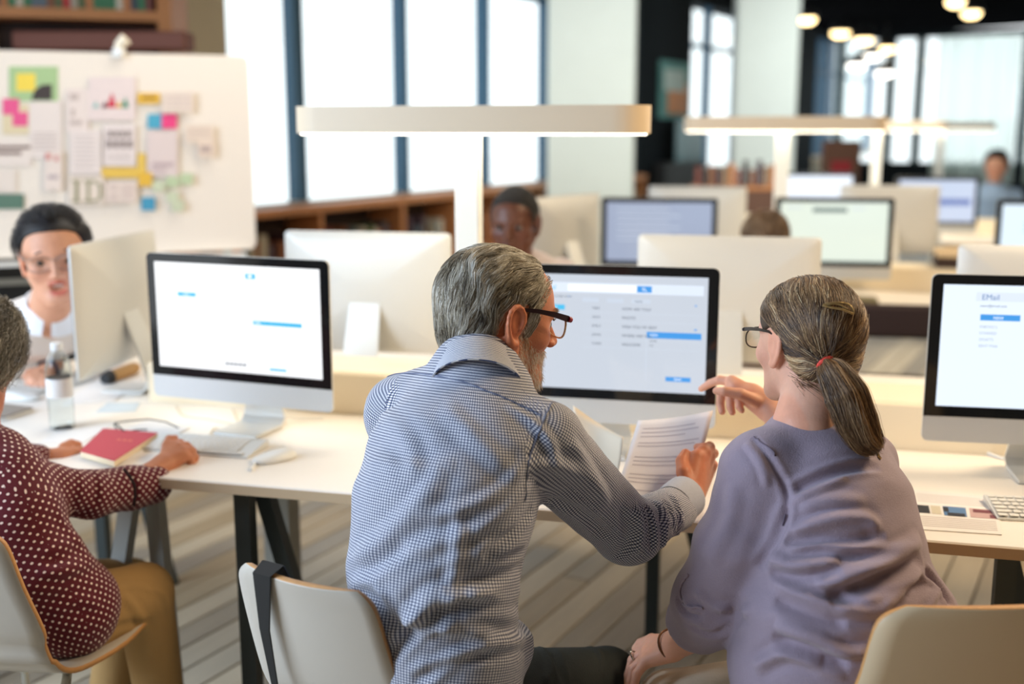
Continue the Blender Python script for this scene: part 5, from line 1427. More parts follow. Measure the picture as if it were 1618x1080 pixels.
# glasses
def glasses(O, M, parent, m_fr, m_hinge, s=1.0, full=True, drop=0, half_rim=False, r_=.0018, lens=True, tmpl=.0032, hz=.0):
    t = bpy.data.objects.new('glasses', None); COL.objects.link(t); child(t, parent)
    def Wd(p_): return np.asarray(O)+M @ (np.asarray(p_)*s)
    def kid(mb, nm, m, sm=True):
        o = mb.build(nm, m, smooth=sm); o.parent = t; return o
    for sx in (-1, 1):
        pts = [(sx*.078, -.012, .014), (sx*.082, .006, .0215), (sx*.0835, .03, .0225), (sx*.0775, .066, .0205), (sx*.069, .100, .016)]
        mb = MB(); rings = []
        for i, p_ in enumerate(pts):
            hh = (.0022, .0030, .0036, .0048, .0056)[i]*tmpl/.0032; q = Wd(p_); u_ = M[:, 2]*hh*s; x_ = M[:, 0]*.0013*s
            rings.append([q-u_-x_, q-u_+x_, q+u_+x_, q+u_-x_])
        mb.loft(rings); kid(mb, 'temple', m_fr)
        kid(MB().tube([Wd((sx*.069, .099, .016)), Wd((sx*.066, .106, .015))], .0052*s*tmpl/.0032, 10), 'hinge', m_hinge)
        rim = [Wd((sx*(.034+.031*math.copysign(abs(cos(a))**.8, cos(a))), .105-.006*abs(cos(a)), -.001+drop+.019*math.copysign(abs(sin(a))**.8, sin(a)))) for a in np.linspace(0, 2*pi, 28)]
        kid(MB().tube(rim, r_*s, 8, caps=False), 'rim', half_rim or m_fr)
        if lens: kid(MB().add([tuple(q) for q in rim[:-1]], [tuple(range(27))]), 'lens', M_LENS, False)
    kid(MB().tube([Wd((-.006, .107, .008)), Wd((0, .113, .010)), Wd((.006, .107, .008))], r_*s, 8), 'bridge', m_fr)
    return t
M_LENS = bpy.data.materials.new('spectacle_lens'); M_LENS.use_nodes = True; nt = M_LENS.node_tree; nt.nodes.clear()
o_ = nt.nodes.new('ShaderNodeOutputMaterial'); mx = nt.nodes.new('ShaderNodeMixShader'); tr = nt.nodes.new('ShaderNodeBsdfTransparent'); gl = nt.nodes.new('ShaderNodeBsdfGlossy'); gl.inputs['Roughness'].default_value = .03; mx.inputs[0].default_value = .16
nt.links.new(tr.outputs[0], mx.inputs[1]); nt.links.new(gl.outputs[0], mx.inputs[2]); nt.links.new(mx.outputs[0], o_.inputs[0])
glasses(HO, MF, man, mat('frame_dark_maroon', (44, 22, 28), .3), mat('frame_red', (150, 24, 48), .3), tmpl=.0032, half_rim=mat('rim_amber', (214, 186, 150), .25))
eye_m = mat('eye_white', (235, 230, 224), .2)
def eyes(O, M, parent, s=1.0, iris=(70, 50, 36), er=.0122, ey=.0765):
    for sx in (-1, 1):
        c = np.asarray(O)+M @ (V(sx*.031, ey, .0)*s); mb = MB(); rings = []
        for a in np.linspace(0, pi, 13)[1:-1]:
            rings.append([c+M @ (V(er*sin(a)*cos(b), er*cos(a), er*sin(a)*sin(b))*s) for b in np.linspace(0, 2*pi, 17)[:-1]])
        mb.loft(rings); mb.m = [1 if i < 16*3 else 0 for i in range(len(mb.m))]; mb.m[-2] = 1
        o = mb.build('eye', [eye_m, mat('iris_%d_%d_%d' % iris, iris, .15)], smooth=True); child(o, parent)
eyes(HO, MF, man)
# ================================================================== the woman in the lilac blouse
wom = thing('person', 'woman with ponytail and red hair tie in lilac blouse, pointing at the mail screen', 'person', (.50, 1.74, 0))
WO = P(1276, 540, 1.94); WM = frame((-.40, .915, -.06), roll=R(-2)); WS = .95
wf = head_field('w', .45, jawk=.85)
nb_w = P(1272, 678, 1.86)
M_SKINW = skin_mat('skin_fair', (232, 178, 152))
def wom_skin(Q):
    d = wf(toL(Q, WO, WM, WS).astype(f32))*WS
    return smin(d, cap(Q, WO+WM @ V(0, -.03, -.055), nb_w, .050, .056), .03)
# right hand raised, index finger pointing at the screen
wr = P(1212, 640, 2.21); kn = P(1160, 611, 2.26)
a_ = lambda x, y, Y: P(x, y, Y)
rh = {'palm': [(P(1206, 634, 2.21), P(1156, 602, 2.255), .0175, .0125), (P(1208, 642, 2.21), P(1162, 612, 2.24), .017, .0125), (P(1207, 650, 2.21), P(1176, 626, 2.225), .0155, .012), (P(1214, 640, 2.21), P(1190, 622, 2.23), .022, .020),
               (P(1262, 700, 2.12), P(1214, 641, 2.21), .032, .022)],
      'fingers': [[(P(1160, 604, 2.26), .0105), (P(1137, 600, 2.28), .0092), (P(1122, 605, 2.30), .0082), (P(1108, 614, 2.32), .0068)],
                  [(P(1158, 610, 2.25), .0105), (P(1140, 622, 2.25), .0095), (P(1138, 637, 2.25), .0085), (P(1141, 650, 2.24), .0072)],
                  [(P(1168, 618, 2.24), .0105), (P(1154, 630, 2.235), .0092), (P(1154, 642, 2.23), .0082), (P(1157, 651, 2.225), .0070)],
                  [(P(1178, 626, 2.23), .0095), (P(1168, 634, 2.22), .0082), (P(1168, 642, 2.215), .0074), (P(1172, 648, 2.21), .0062)],
                  [(P(1196, 634, 2.20), .0135), (P(1170, 622, 2.195), .0115), (P(1146, 618, 2.20), .0095), (P(1132, 617, 2.215), .0078)]]}
# left hand resting on the knee
elbW = P(1142, 972, 1.84); wl_ = P(1058, 1020, 1.97)
lh = {'palm': [(P(1062, 1012, 1.97), P(1026, 1020, 2.02), .019, .0135), (P(1060, 1022, 1.96), P(1022, 1032, 1.99), .019, .0135), (P(1060, 1030, 1.95), P(1020, 1044, 1.965), .0185, .0135), (elbW, P(1066, 1018, 1.955), .042, .0245)],
      'fingers': [[(P(1026, 1018, 2.02), .0108), (P(1006, 1030, 2.04), .0098), (P(1000, 1052, 2.04), .0088), (P(998, 1068, 2.03), .0075)],
                  [(P(1022, 1028, 2.0), .0108), (P(1000, 1042, 2.01), .0098), (P(993, 1066, 2.0), .0088), (P(992, 1082, 1.99), .0075)],
                  [(P(1020, 1038, 1.98), .0108), (P(1001, 1056, 1.98), .0095), (P(996, 1078, 1.97), .0085), (P(996, 1092, 1.96), .0072)],
                  [(P(1020, 1046, 1.96), .010), (P(1006, 1064, 1.955), .0088), (P(1002, 1084, 1.945), .0078), (P(1003, 1096, 1.94), .0066)],
                  [(P(1050, 1012, 1.99), .013), (P(1030, 1010, 2.03), .0115), (P(1012, 1016, 2.06), .0095), (P(1004, 1024, 2.07), .0078)]]}
wsR = P(1358, 735, 1.93); wsL = P(1205, 742, 1.82); elbW2 = P(1290, 800, 2.10); elbS = P(1128, 950, 1.84)
mid_ = P(1280, 740, 1.87)
body_surface(wom, M_SKINW, wom_skin, WO, [(hand_field(rh), P(1165, 625, 2.24), .19), (hand_field(lh), P(1040, 1035, 1.96), .17)],
    [(nb_w, mid_, .045, .045), (mid_, wsL, .045, .036), (mid_, wsR, .045, .036), (wsR, elbW2, .034, .032), (elbW2, P(1262, 700, 2.12), .032, .030), (P(1262, 700, 2.12), P(1214, 641, 2.21), .032, .022), (wsL, elbS, .036, .034), (elbS, elbW, .034, .036), (elbW, P(1066, 1018, 1.955), .036, .0245)],
    lambda q: head_tone(toL(q, WO, WM, WS)), htone=(.96, .88, .84), h=.0024)
# jewellery
q0, q1 = P(1058, 998, 1.955), P(1060, 1042, 1.95); ctr = P(1062, 1018, 1.957); ax = nrm(P(1058, 1020, 1.965)-elbW)
mb = MB(); rg_ = ringat(ctr, ax, .0285, 26)
for i in range(26): mb.loft([[rg_[i]+.0032*nrm(V(cos(a), sin(a), cos(2*a)*.2)) for a in np.linspace(0, 2*pi, 7)[:-1]], [rg_[i]+V(.0001, 0, .0035)+.002*V(cos(a), sin(a), 0) for a in np.linspace(0, 2*pi, 7)[:-1]]])
child(MB().tube(rg_+rg_[:1], .0022, 8).build('bracelet', mat('bracelet_bronze', (120, 84, 60), .3, .8), smooth=True), wom)
rc = P(1003, 1036, 2.01); child(MB().tube(ringat(rc, nrm(P(1022, 1028, 2.0)-P(1000, 1042, 2.01)), .0112, 18)+ringat(rc, nrm(P(1022, 1028, 2.0)-P(1000, 1042, 2.01)), .0112, 18)[:1], .0022, 8).build('ring', mat('silver', (230, 226, 214), .15, 1), smooth=True), wom)

# blouse
side_w = nrm(wsR-wsL)
wt = [(P(1322, 1140, 1.78), .19, .15), (P(1318, 1040, 1.77), .182, .142), (P(1322, 960, 1.77), .165, .128), (P(1326, 880, 1.79), .150, .118), (P(1316, 800, 1.83), .140, .112), (P(1294, 735, 1.87), .125, .092), (P(1280, 696, 1.89), .075, .065)]
def wom_shirt(Q):
    d = loftd(Q, wt, side_w, .03)
    d = smin(d, cap(Q, wsL, P(1262, 705, 1.87), .062, .052), .03); d = smin(d, cap(Q, wsR, P(1300, 700, 1.89), .062, .05), .03)
    d = smin(d, cap(Q, wsR, elbW2, .060, .05), .02); d = smin(d, cap(Q, elbW2, P(1262, 705, 2.13), .048, .038), .02)
    d = smin(d, ell(Q, P(1440, 975, 1.77), (.075, .09, .075)), .04)
    arm = smin(cap(Q, wsL, P(1165, 860, 1.80), .066, .066), cap(Q, P(1165, 860, 1.80), elbS, .066, .070), .02)
    fa = cap(Q, elbS, P(1088, 1004, 1.90), .068, .050); ax = nrm(P(1086, 1010, 1.90)-elbS)
    fa = smax(fa, (Q-P(1104, 996, 1.885).astype(f32)) @ ax.astype(f32), .004); arm = smin(arm, fa, .02)
    return smin(d, arm, .018)
v, F = surf(wom_shirt, V(.17, 1.55, .48), V(.92, 2.25, 1.18), .0044); v = smooth(v, F, 3); N = vnormals(v, F)
lines = [([(1250,778),(1278,763),(1331,742),(1391,736)], .009, -.006), ([(1255,790),(1300,772),(1340,756)], .008, .004),
 ([(1250,843),(1300,825),(1361,818),(1390,832)], .012, .006), ([(1240,856),(1278,850),(1345,852),(1400,846)], .010, -.006), ([(1262,800),(1310,790),(1370,795)], .012, .003),
 ([(1308,950),(1361,925),(1411,905),(1458,880)], .014, -.010), ([(1290,920),(1350,905),(1410,880),(1455,850)], .014, .007), ([(1225,925),(1305,952),(1361,966),(1430,958)], .011, .008),
 ([(1225,948),(1290,975),(1340,985)], .012, -.007), ([(1228,985),(1295,1010),(1338,1030),(1375,1026)], .010, .008), ([(1220,1005),(1290,1035),(1340,1052)], .012, -.008),
 ([(1400,975),(1430,950),(1460,915)], .013, -.010), ([(1461,900),(1478,920),(1500,958)], .008, -.008), ([(1440,985),(1465,955),(1480,930)], .008, .006), ([(1190,1055),(1240,1030),(1300,1045)], .012, .007),
 ([(1215,880),(1260,890),(1330,885)], .012, .005), ([(1215,905),(1262,912),(1330,905)], .010, -.006), ([(1330,935),(1390,950),(1440,940)], .011, .006), ([(1240,880),(1300,872),(1380,880),(1440,870)], .010, -.005),
 ([(1178,700),(1200,730),(1215,770)], .007, .003), ([(1190,690),(1222,735),(1246,780),(1240,830)], .007, -.004), ([(1245,800),(1225,850),(1200,900)], .010, -.005), ([(1160,760),(1150,830),(1120,890)], .016, .003),
 ([(1100,930),(1140,960),(1190,965)], .010, .005), ([(1075,940),(1085,965),(1110,975)], .007, -.005), ([(1090,985),(1130,1000),(1170,980)], .008, -.004)]
v = folds(v, N, [(a, b*.85, c*1.5) for a, b, c in lines]); N = vnormals(v, F); v = v+N*((vnoise(v*V(10, 10, 24))-.5)*.008+(vnoise(v*V(30, 30, 55))-.5)*.002)[:, None]
M_LILAC = mat('lilac_linen', (160, 144, 160), .8, bump=.35, bscale=500, vary=.06, vscale=300, sheen=.25)
child(meshobj('blouse', v, F, M_LILAC), wom); N = vnormals(v, F)
M_SEAML = mat('seam_lilac', (112, 100, 116), .8)
child(MB().tube(on_surface(None, [(1192,690),(1222,715),(1242,750),(1246,790),(1236,830)], 0, vv=v, NN=N), .0012, 6).build('sleeve_seam', M_SEAML, smooth=True), wom)
# neckline band and cuff tab
ncw = nrm(WO+WM @ V(0, -.03, -.055)-nb_w)
mb = MB(); base = P(1276, 686, 1.885); e1 = nrm(V(1, .1, 0)); rows = []
for rr, zz in ((.060, -.004), (.060, .006), (.063, .008), (.070, -.004), (.074, -.02)):
    rows.append([base+rr*(cos(a)*V(1, .05, .0)*1.02+sin(a)*V(0, 1, .0))+V(0, 0, zz-.008*sin(a)+.004*cos(a)) for a in np.linspace(0, 2*pi, 41)[:-1]])
mb.loft(rows, capA=False, capB=False); child(mb.build('neckband', mat('lilac_neck', (112, 104, 132), .8), smooth=60), wom)
child(MB().tube(on_surface(None, [(1088,908),(1077,925),(1076,945),(1088,957),(1110,960)], 0, lift=.002, vv=v, NN=N), .0024, 6).build('sleeve_tab', M_LILAC, smooth=True), wom)
# zip pendant hanging on her back
child(MB().tube(on_surface(None, [(1376,698),(1382,710),(1390,725)], 0, lift=.002, vv=v, NN=N), .0022, 6).build('zip_pull', mat('gold', (220, 190, 130), .25, .9), smooth=True), wom)

# trousers
M_CREAMT = mat('cream_trousers', (220, 208, 186), .85, vary=.05, bump=.25, bscale=300)
wh1, wh2 = P(1270, 1110, 1.85), P(1370, 1120, 1.80); wk1 = P(1060, 1112, 2.0); wk2 = P(1190, 1120, 2.2)
fd = legs_field((wh1, wh2), (wk1, wk2), (V(wk1[0]+.02, wk1[1]+.03, .1), V(wk2[0], wk2[1], .1)), .09, .064, .05, .15)
v, F = surf(fd, V(.05, 1.55, .04), V(.95, 2.5, .76), .0065); v = smooth(v, F, 3); child(meshobj('trousers', v, F, M_CREAMT), wom)
for k_ in (wk1, wk2): shoe(V(k_[0]+.01, k_[1]+.03, 0), V(-.4, .9, 0), mat('brown_leather', (92, 62, 44), .5), wom, .25)

# hair combed back into the ponytail
TIE = P(1303, 571, 1.835); tieL = toL(TIE[None], WO, WM, WS)[0]
TABW = [(-.12, -.064), (-.05, -.066), (-.030, -.045), (-.018, .005), (-.004, .026), (.012, .028), (.030, .018), (.045, .030), (.060, .055), (.075, .085), (.1, .12)]
M_HW = mat('hair_under_brown', (70, 54, 40), .7, vary=.35, vscale=80)
M_HB = hair_mat('hair_brown', [(0, (44, 30, 22)), (.35, (88, 64, 44)), (.58, (126, 96, 66)), (.8, (178, 144, 104)), (1, (228, 204, 164))])
TH = .005
fdL = shell_field(TABW, TH); fdW = lambda Q: fdL(toL(Q, WO, WM, WS).astype(f32))*WS
v, F = surf(fdW, WO-V(.14, .14, .15), WO+V(.14, .14, .15), .0032); v = smooth(v, F, 3); child(meshobj('hair_base', v, F, M_HW), wom)
N = vnormals(v, F); l = toL(v, WO, WM, WS); ok = (hairline(l, TABW) > -.004) & ((N*(v-WO)).sum(1) > .02)
rg = np.random.default_rng(11); cand = np.argwhere(ok)[:, 0]; n = 13000; ri = rg.choice(cand, n); roots = v[ri]+rg.normal(0, .0015, (n, 3))
def openw(Q):
    A = toL(Q, WO, WM, WS).astype(f32); A[:, 0] = np.abs(A[:, 0])
    d = ell(A, (0, -.018, .03), (.077+TH, .098+TH, .087+TH)); d = smin(d, ell(A, (0, .032, .028), (.064+TH, .062+TH*.5, .068+TH)), .03)
    return smin(d, ell(A, (0, -.055, -.035), (.055+TH*.7, .042+TH*.7, .05)), .03).astype(f32)*WS
dist = np.linalg.norm(roots-TIE, axis=1)[:, None]; K = 17
tgt = TIE+rg.normal(0, .005, (n, 3))
def dirw(Q, t):
    d = tgt-Q; L_ = np.linalg.norm(d, axis=1, keepdims=True); d = d/(L_+1e-6)
    droop = (WM @ V(0, -.35, -.75))*np.clip(L_/.12, 0, 1)*.35; return d+droop
st = grow(openw, roots, dirw, K, dist*1.14/(K-1), .004, .07, .35, 260, 12)
w_ = (np.linspace(0, 1, K)**4)[None, :, None]; st = st*(1-w_)+(tgt[:, None]*w_); st = clear_ear(st, WO, WM, WS)
child(hair_obj('hair', st, .00042, M_HB, wom, tip=.9), wom)
# ponytail
tail = [TIE, P(1318, 592, 1.815), P(1336, 625, 1.80), P(1350, 660, 1.785), P(1366, 690, 1.775), P(1384, 706, 1.775)]
def bez(pf, m=5):
    pf = np.array(pf); out = []
    for i in range(len(pf)-1):
        p0, p1, p2, p3 = pf[max(i-1, 0)], pf[i], pf[i+1], pf[min(i+2, len(pf)-1)]
        for u in np.linspace(0, 1, m+1)[:-1]: out.append(.5*((2*p1)+(-p0+p2)*u+(2*p0-5*p1+4*p2-p3)*u*u+(-p0+3*p1-3*p2+p3)*u**3))
    out.append(pf[-1]); return np.array(out)
tc = bez(tail, 4); kk = len(tc)
prof = np.interp(np.linspace(0, 1, kk), [0, .15, .4, .65, .85, 1], [.009, .022, .030, .028, .021, .009])
child(MB().tube(tc, list(prof*.82), 14).build('ponytail_core', M_HW, smooth=True), wom)
n2 = 3800; th = rg.uniform(0, 2*pi, n2); rr = np.sqrt(rg.uniform(.55, 1.08, n2)); T = np.gradient(tc, axis=0); T /= np.linalg.norm(T, axis=1, keepdims=True)
e1 = np.cross(T, V(0, 1, 0)); e1 /= np.linalg.norm(e1, axis=1, keepdims=True); e2 = np.cross(T, e1)
ang = th[:, None]+np.linspace(0, 1, kk)[None]*rg.normal(.5, .5, (n2, 1))
lumps = 1+.16*np.sin(ang*5)
st = tc[None]+(e1[None]*np.cos(ang)[..., None]+e2[None]*np.sin(ang)[..., None])*(prof[None]*rr[:, None]*lumps)[..., None]
st += rg.normal(0, .0012, (n2, 1, 3))*np.linspace(0, 1, kk)[None, :, None]*2.5
child(hair_obj('ponytail', st, .00044, M_HB, wom, tip=.5), wom)
# loose wisps at the nape
n3 = 150; rt = P(1250, 596, 1.862)+(rg.random((n3, 1)))*(P(1304, 616, 1.852)-P(1250, 596, 1.862))+rg.normal(0, .007, (n3, 3))
ks = np.linspace(0, 1, 6)[None, :, None]; st = rt[:, None]+ks*rg.uniform(.02, .07, (n3, 1, 1))*(nrm(P(1325, 650, 1.82)-P(1272, 612, 1.845))[None, None]+rg.normal(0, .16, (n3, 1, 3)))
child(hair_obj('loose_hair', st, .00035, M_HB, wom), wom)
# hair tie and clip
tT = nrm(tail[1]-tail[0]); red = mat('red_elastic', (226, 74, 62), .6)
child(MB().tube(ringat(TIE+tT*.003, tT, .0125, 22)+ringat(TIE+tT*.003, tT, .0125, 22)[:1], .0040, 8).build('hair_tie', red, smooth=True), wom)
def on_hair(pts, lift=.004):
    out = []
    for x, y in bez([(a, b, 0) for a, b in pts], 5)[:, :2]:
        lo, hi = 1.7, 1.95
        Y = lo
        while Y < hi and openw(P(x, y, Y)[None].astype(f32))[0] > lift: Y += .0015
        out.append(P(x, y, Y))
    return out
clp = on_hair([(1300,482),(1312,479),(1326,478),(1339,480),(1346,486),(1348,495),(1332,489),(1316,486),(1300,482)], .007)
child(MB().tube(clp, .0020, 8).build('hair_clip', mat('clip_gold', (176, 148, 100), .3, .6), smooth=True), wom)
child(MB().tube(on_hair([(1304,482),(1322,480),(1340,488)], .0075), .0014, 8).build('clip_bar', mat('clip_gold', (176, 148, 100), .3, .6), smooth=True), wom)
glasses(WO, WM, wom, mat('frame_brown', (40, 30, 24), .3), mat('frame_brown', (40, 30, 24), .3), s=WS, r_=.0014, tmpl=.0022)
eyes(WO, WM, wom, WS)

# ================================================================== sheet of paper held by the man
def bent_sheet(name, c4px, m, label, curl=.02, th=.0005, n=14):
    a, b, c, d = [P(*q) for q in c4px]; nn_ = nrm(np.cross(b-a, d-a)); mb = MB(); vs = []
    for i in range(n+1):
        for j in range(n+1):
            u, v_ = i/n, j/n; q = (a*(1-u)+b*u)*(1-v_)+(d*(1-u)+c*u)*v_; vs.append(q+nn_*curl*(sin(pi*u)*.6+sin(pi*v_)*.5))
    fs = [(i*(n+1)+j, (i+1)*(n+1)+j, (i+1)*(n+1)+j+1, i*(n+1)+j+1) for i in range(n) for j in range(n)]
    mb.add(vs, fs); o = mb.build(name, m, smooth=180); md = o.modifiers.new('thick', 'SOLIDIFY'); md.thickness = th; tag(o, label, 'paper'); return o, (a, b, c, d, nn_, curl)
M_SHEET = mat('sheet_white', (238, 234, 236), .75)
c4p = [(972, 782, 2.125), (1092, 792, 2.13), (1127, 648, 2.275), (1008, 664, 2.275)]
sh_, (a, b, c, d, nn_, cu) = bent_sheet('paper_sheet', c4p, M_SHEET, 'printed sheet held up in the right hand of the man in checks', -.012)
mb = MB()
def shp(u, v_, l_): q = (a*(1-u)+b*u)*(1-v_)+(d*(1-u)+c*u)*v_; return q+nn_*(cu*(sin(pi*u)*.6+sin(pi*v_)*.5)+l_)
sg_ = 1 if np.dot(nn_, V(0, -1, .3)) > 0 else -1
for i, (v0, u1) in enumerate([(.88,.8),(.83,.86),(.78,.7),(.70,.9),(.66,.86),(.52,.9),(.47,.84),(.42,.9),(.30,.8),(.25,.9),(.20,.7),(.10,.86)]):
    for k in range(8):
        ua, ub = .1+(u1-.1)*k/8, .1+(u1-.1)*(k+1)/8; mb.add([shp(ua, v0, sg_*.0010), shp(ub, v0, sg_*.0010), shp(ub, v0+.014, sg_*.0010), shp(ua, v0+.014, sg_*.0010)], [(0,1,2,3)])
o = mb.build('print_lines', mat('print_grey', (206, 200, 206), .8), sh_); o['kind'] = 'stuff'
bent_sheet('paper_sheet', [(895, 800, 2.20), (962, 800, 2.17), (985, 690, 2.26), (905, 640, 2.33)], mat('sheet_cream', (244, 230, 206), .75), 'curled cream sheet between the man and the held printed sheet', -.03)

# ================================================================== generic seated figures
def torso_person(pt, nodes, sh, arms, m, name='shirt', h=.006, lo=None, hi=None, uvb=None, fl=None, nz=.006, exb=None):
    side = nrm(sh[1]-sh[0])
    def fd(Q):
        d = loftd(Q, nodes, side, .03)
        for s_ in sh: d = smin(d, cap(Q, s_, nodes[-2][0], .066, .05), .03)
        for ch in arms:
            e = None
            for (a_, ra), (b_, rb) in zip(ch[:-1], ch[1:]):
                c_ = cap(Q, a_, b_, ra, rb); e = c_ if e is None else smin(e, c_, .015)
            d = smin(d, e, .02)
        if exb: d = smin(d, ell(Q, *exb), .03)
        return d.astype(f32)
    al = np.array([n_[0] for n_ in nodes]+([exb[0]] if exb else [])+[q[0] for ch in arms for q in ch])
    v, F = surf(fd, al.min(0)-.22, al.max(0)+.15, h); v = smooth(v, F, 3); N = vnormals(v, F)
    if fl: v = folds(v, N, fl); N = vnormals(v, F)
    v = v+N*((vnoise(v*V(13, 13, 22))-.5)*nz)[:, None]
    uv = boneuv(v, F, uvb)[0] if uvb else None
    o = child(meshobj(name, v, F, m, uv=uv), pt); return o, v, vnormals(v, F)
def head_person(pt, O, M, s, nb, skin, kind='m', ear=1.0, hands=(), bones=(), om=False, h=.003, tone=None, nr=.052):
    hf_ = head_field(kind, ear, open_mouth=om)
    def fd(Q): return smin(hf_(toL(Q, O, M, s).astype(f32))*s, cap(Q, O+M @ V(0, -.03, -.055)*s, nb, nr, nr+.004), .03)
    body_surface(pt, skin, fd, O, [(hand_field(a_), b_, c_) for a_, b_, c_ in hands], [(nb, nb-V(0, 0, .04), .04, .04)]+list(bones), lambda q: head_tone(toL(q, O, M, s), **(tone or {})), h=h)
# ------------------------------------------------------------------ woman in the dotted blouse
dw = thing('person', 'woman with curly grey hair in maroon polka dot blouse at the left edge', 'person', (-.93, 2.05, 0))
def dots(nt, b, uv):
    s = nt.nodes.new('ShaderNodeSeparateXYZ'); nt.links.new(uv.outputs[0], s.inputs[0]); P_ = .0175; m_ = None
    for off in (0, .5):
        du = mnode(nt, 'SUBTRACT', mnode(nt, 'FRACT', mnode(nt, 'ADD', mnode(nt, 'MULTIPLY', s.outputs[0], 1/P_), off)), .5)
        dv = mnode(nt, 'SUBTRACT', mnode(nt, 'FRACT', mnode(nt, 'ADD', mnode(nt, 'MULTIPLY', s.outputs[1], 1/P_), off)), .5)
        r2 = mnode(nt, 'ADD', mnode(nt, 'MULTIPLY', du, du), mnode(nt, 'MULTIPLY', dv, dv)); c = mnode(nt, 'LESS_THAN', r2, .019)
        m_ = c if m_ is None else mnode(nt, 'MAXIMUM', m_, c)
    mx = nt.nodes.new('ShaderNodeMix'); mx.data_type = 'RGBA'; mx.inputs[6].default_value = lin((96, 26, 38)); mx.inputs[7].default_value = lin((250, 226, 214))
    nt.links.new(m_, mx.inputs[0]); nt.links.new(mx.outputs[2], b.inputs['Base Color'])
M_DOT = cloth_mat('maroon_dots', dots)
dsR, dsL = P(16, 762, 2.20), P(-130, 745, 2.50)
dn = [(P(90, 955, 2.23), .145, .11), (P(52, 900, 2.19), .118, .098), (P(8, 820, 2.20), .128, .105), (P(-22, 755, 2.25), .13, .095), (P(-42, 700, 2.28), .06, .06)]
dEl = P(140, 782, 2.33); dCu = P(240, 764, 2.46); dCu2 = P(226, 768, 2.44)
dE2 = P(0, 728, 2.52); dC2 = P(92, 724, 2.60)
o, dv_, dN_ = torso_person(dw, dn, (dsL, dsR), [[(dsR, .062), (P(78, 772, 2.27), .053), (dEl, .050), (P(205, 770, 2.42), .048), (dCu, .046)], [(dsL, .06), (dE2, .05), (P(60, 724, 2.58), .034)]], M_DOT, 'blouse', .0048, exb=(P(116, 955, 2.21), (.082, .10, .085)),
  uvb=[(dn[0][0], dn[3][0], .13, V(-1, 1, 0)), (dsR, dEl, .055, V(0, 0, 1)), (dEl, dCu, .045, V(0, 0, 1)), (dsL, dE2, .05, V(0, 0, 1)), (dE2, dC2, .04, V(0, 0, 1))],
  fl=[([(70,890),(110,875),(140,862)], .012, -.006), ([(60,905),(110,900),(150,885)], .012, .006), ([(80,970),(120,950),(160,955)], .012, .005), ([(140,740),(152,770),(148,800)], .008, -.005), ([(196,742),(212,765),(214,795)], .007, -.005), ([(120,740),(130,770),(120,810)], .010, .004), ([(90,800),(120,850),(140,880)], .012, .004)])
child(MB().tube(on_surface(None, [(196,742),(208,757),(213,775),(212,798)], 0, lift=.001, vv=dv_, NN=dN_), .0030, 6).build('cuff_band', mat('cuff_black', (32, 16, 22), .7), smooth=True), dw)
child(MB().tube(on_surface(None, [(103,706),(110,712),(116,716)], 0, lift=.006, vv=dv_, NN=dN_), .009, 10).build('cuff_button', mat('cuff_black', (32, 16, 22), .7), smooth=True), dw)
DH = P(-50, 566, 2.27); DM = frame((.15, .96, -.24))
dwr = P(258, 736, 2.50); 
dh1 = {'palm': [(dwr, P(282, 712, 2.545), .022, .016), (P(252, 742, 2.49), P(290, 720, 2.53), .020, .015), (P(256, 732, 2.51), P(276, 706, 2.56), .020, .014), (P(215, 766, 2.42), dwr, .031, .0235)],
       'fingers': [[(P(276, 704, 2.56), .0115), (P(284, 700, 2.585), .0105), (P(296, 706, 2.60), .0095), (P(300, 716, 2.60), .0085)], [(P(284, 706, 2.55), .0115), (P(294, 704, 2.57), .0105), (P(304, 712, 2.575), .0095), (P(306, 722, 2.57), .0085)],
                   [(P(290, 712, 2.54), .0115), (P(300, 712, 2.555), .0105), (P(308, 722, 2.555), .0095), (P(306, 732, 2.55), .0085)], [(P(290, 722, 2.53), .011), (P(300, 724, 2.54), .0095), (P(304, 734, 2.535), .0085), (P(298, 740, 2.53), .008)],
                   [(P(262, 720, 2.53), .014), (P(264, 704, 2.56), .0125), (P(268, 694, 2.58), .0105), (P(276, 692, 2.60), .009)]]}
dh2 = {'palm': [(P(96, 722, 2.60), P(116, 716, 2.62), .021, .015), (P(70, 724, 2.59), P(98, 722, 2.60), .024, .021)],
       'fingers': [[(P(112, 710, 2.63), .0105), (P(128, 711, 2.64), .0095), (P(140, 714, 2.65), .008)], [(P(114, 716, 2.62), .0105), (P(132, 719, 2.63), .0095), (P(146, 722, 2.63), .008)], [(P(112, 722, 2.61), .0105), (P(130, 727, 2.61), .0095), (P(146, 730, 2.61), .008)], [(P(110, 727, 2.60), .010), (P(124, 733, 2.60), .009), (P(138, 736, 2.60), .0075)],
                   [(P(100, 706, 2.62), .0115), (P(112, 700, 2.65), .0105), (P(124, 702, 2.67), .009)]]}
M_SKIND = skin_mat('skin_warm', (196, 128, 94))
dnb = P(-42, 690, 2.27); dmid = dnb-V(0, 0, .06)
head_person(dw, DH, DM, .98, dnb, M_SKIND, 'w', hands=((dh1, P(275, 722, 2.54), .16), (dh2, P(112, 718, 2.62), .15)), h=.0028,
    bones=[(dnb, dmid, .045, .045), (dmid, dsR, .045, .034), (dmid, dsL, .045, .034), (dsR, dEl, .034, .032), (dEl, P(215, 766, 2.42), .032, .031), (P(215, 766, 2.42), dwr, .031, .0235), (dsL, dE2, .034, .030), (dE2, P(70, 724, 2.59), .03, .024)])
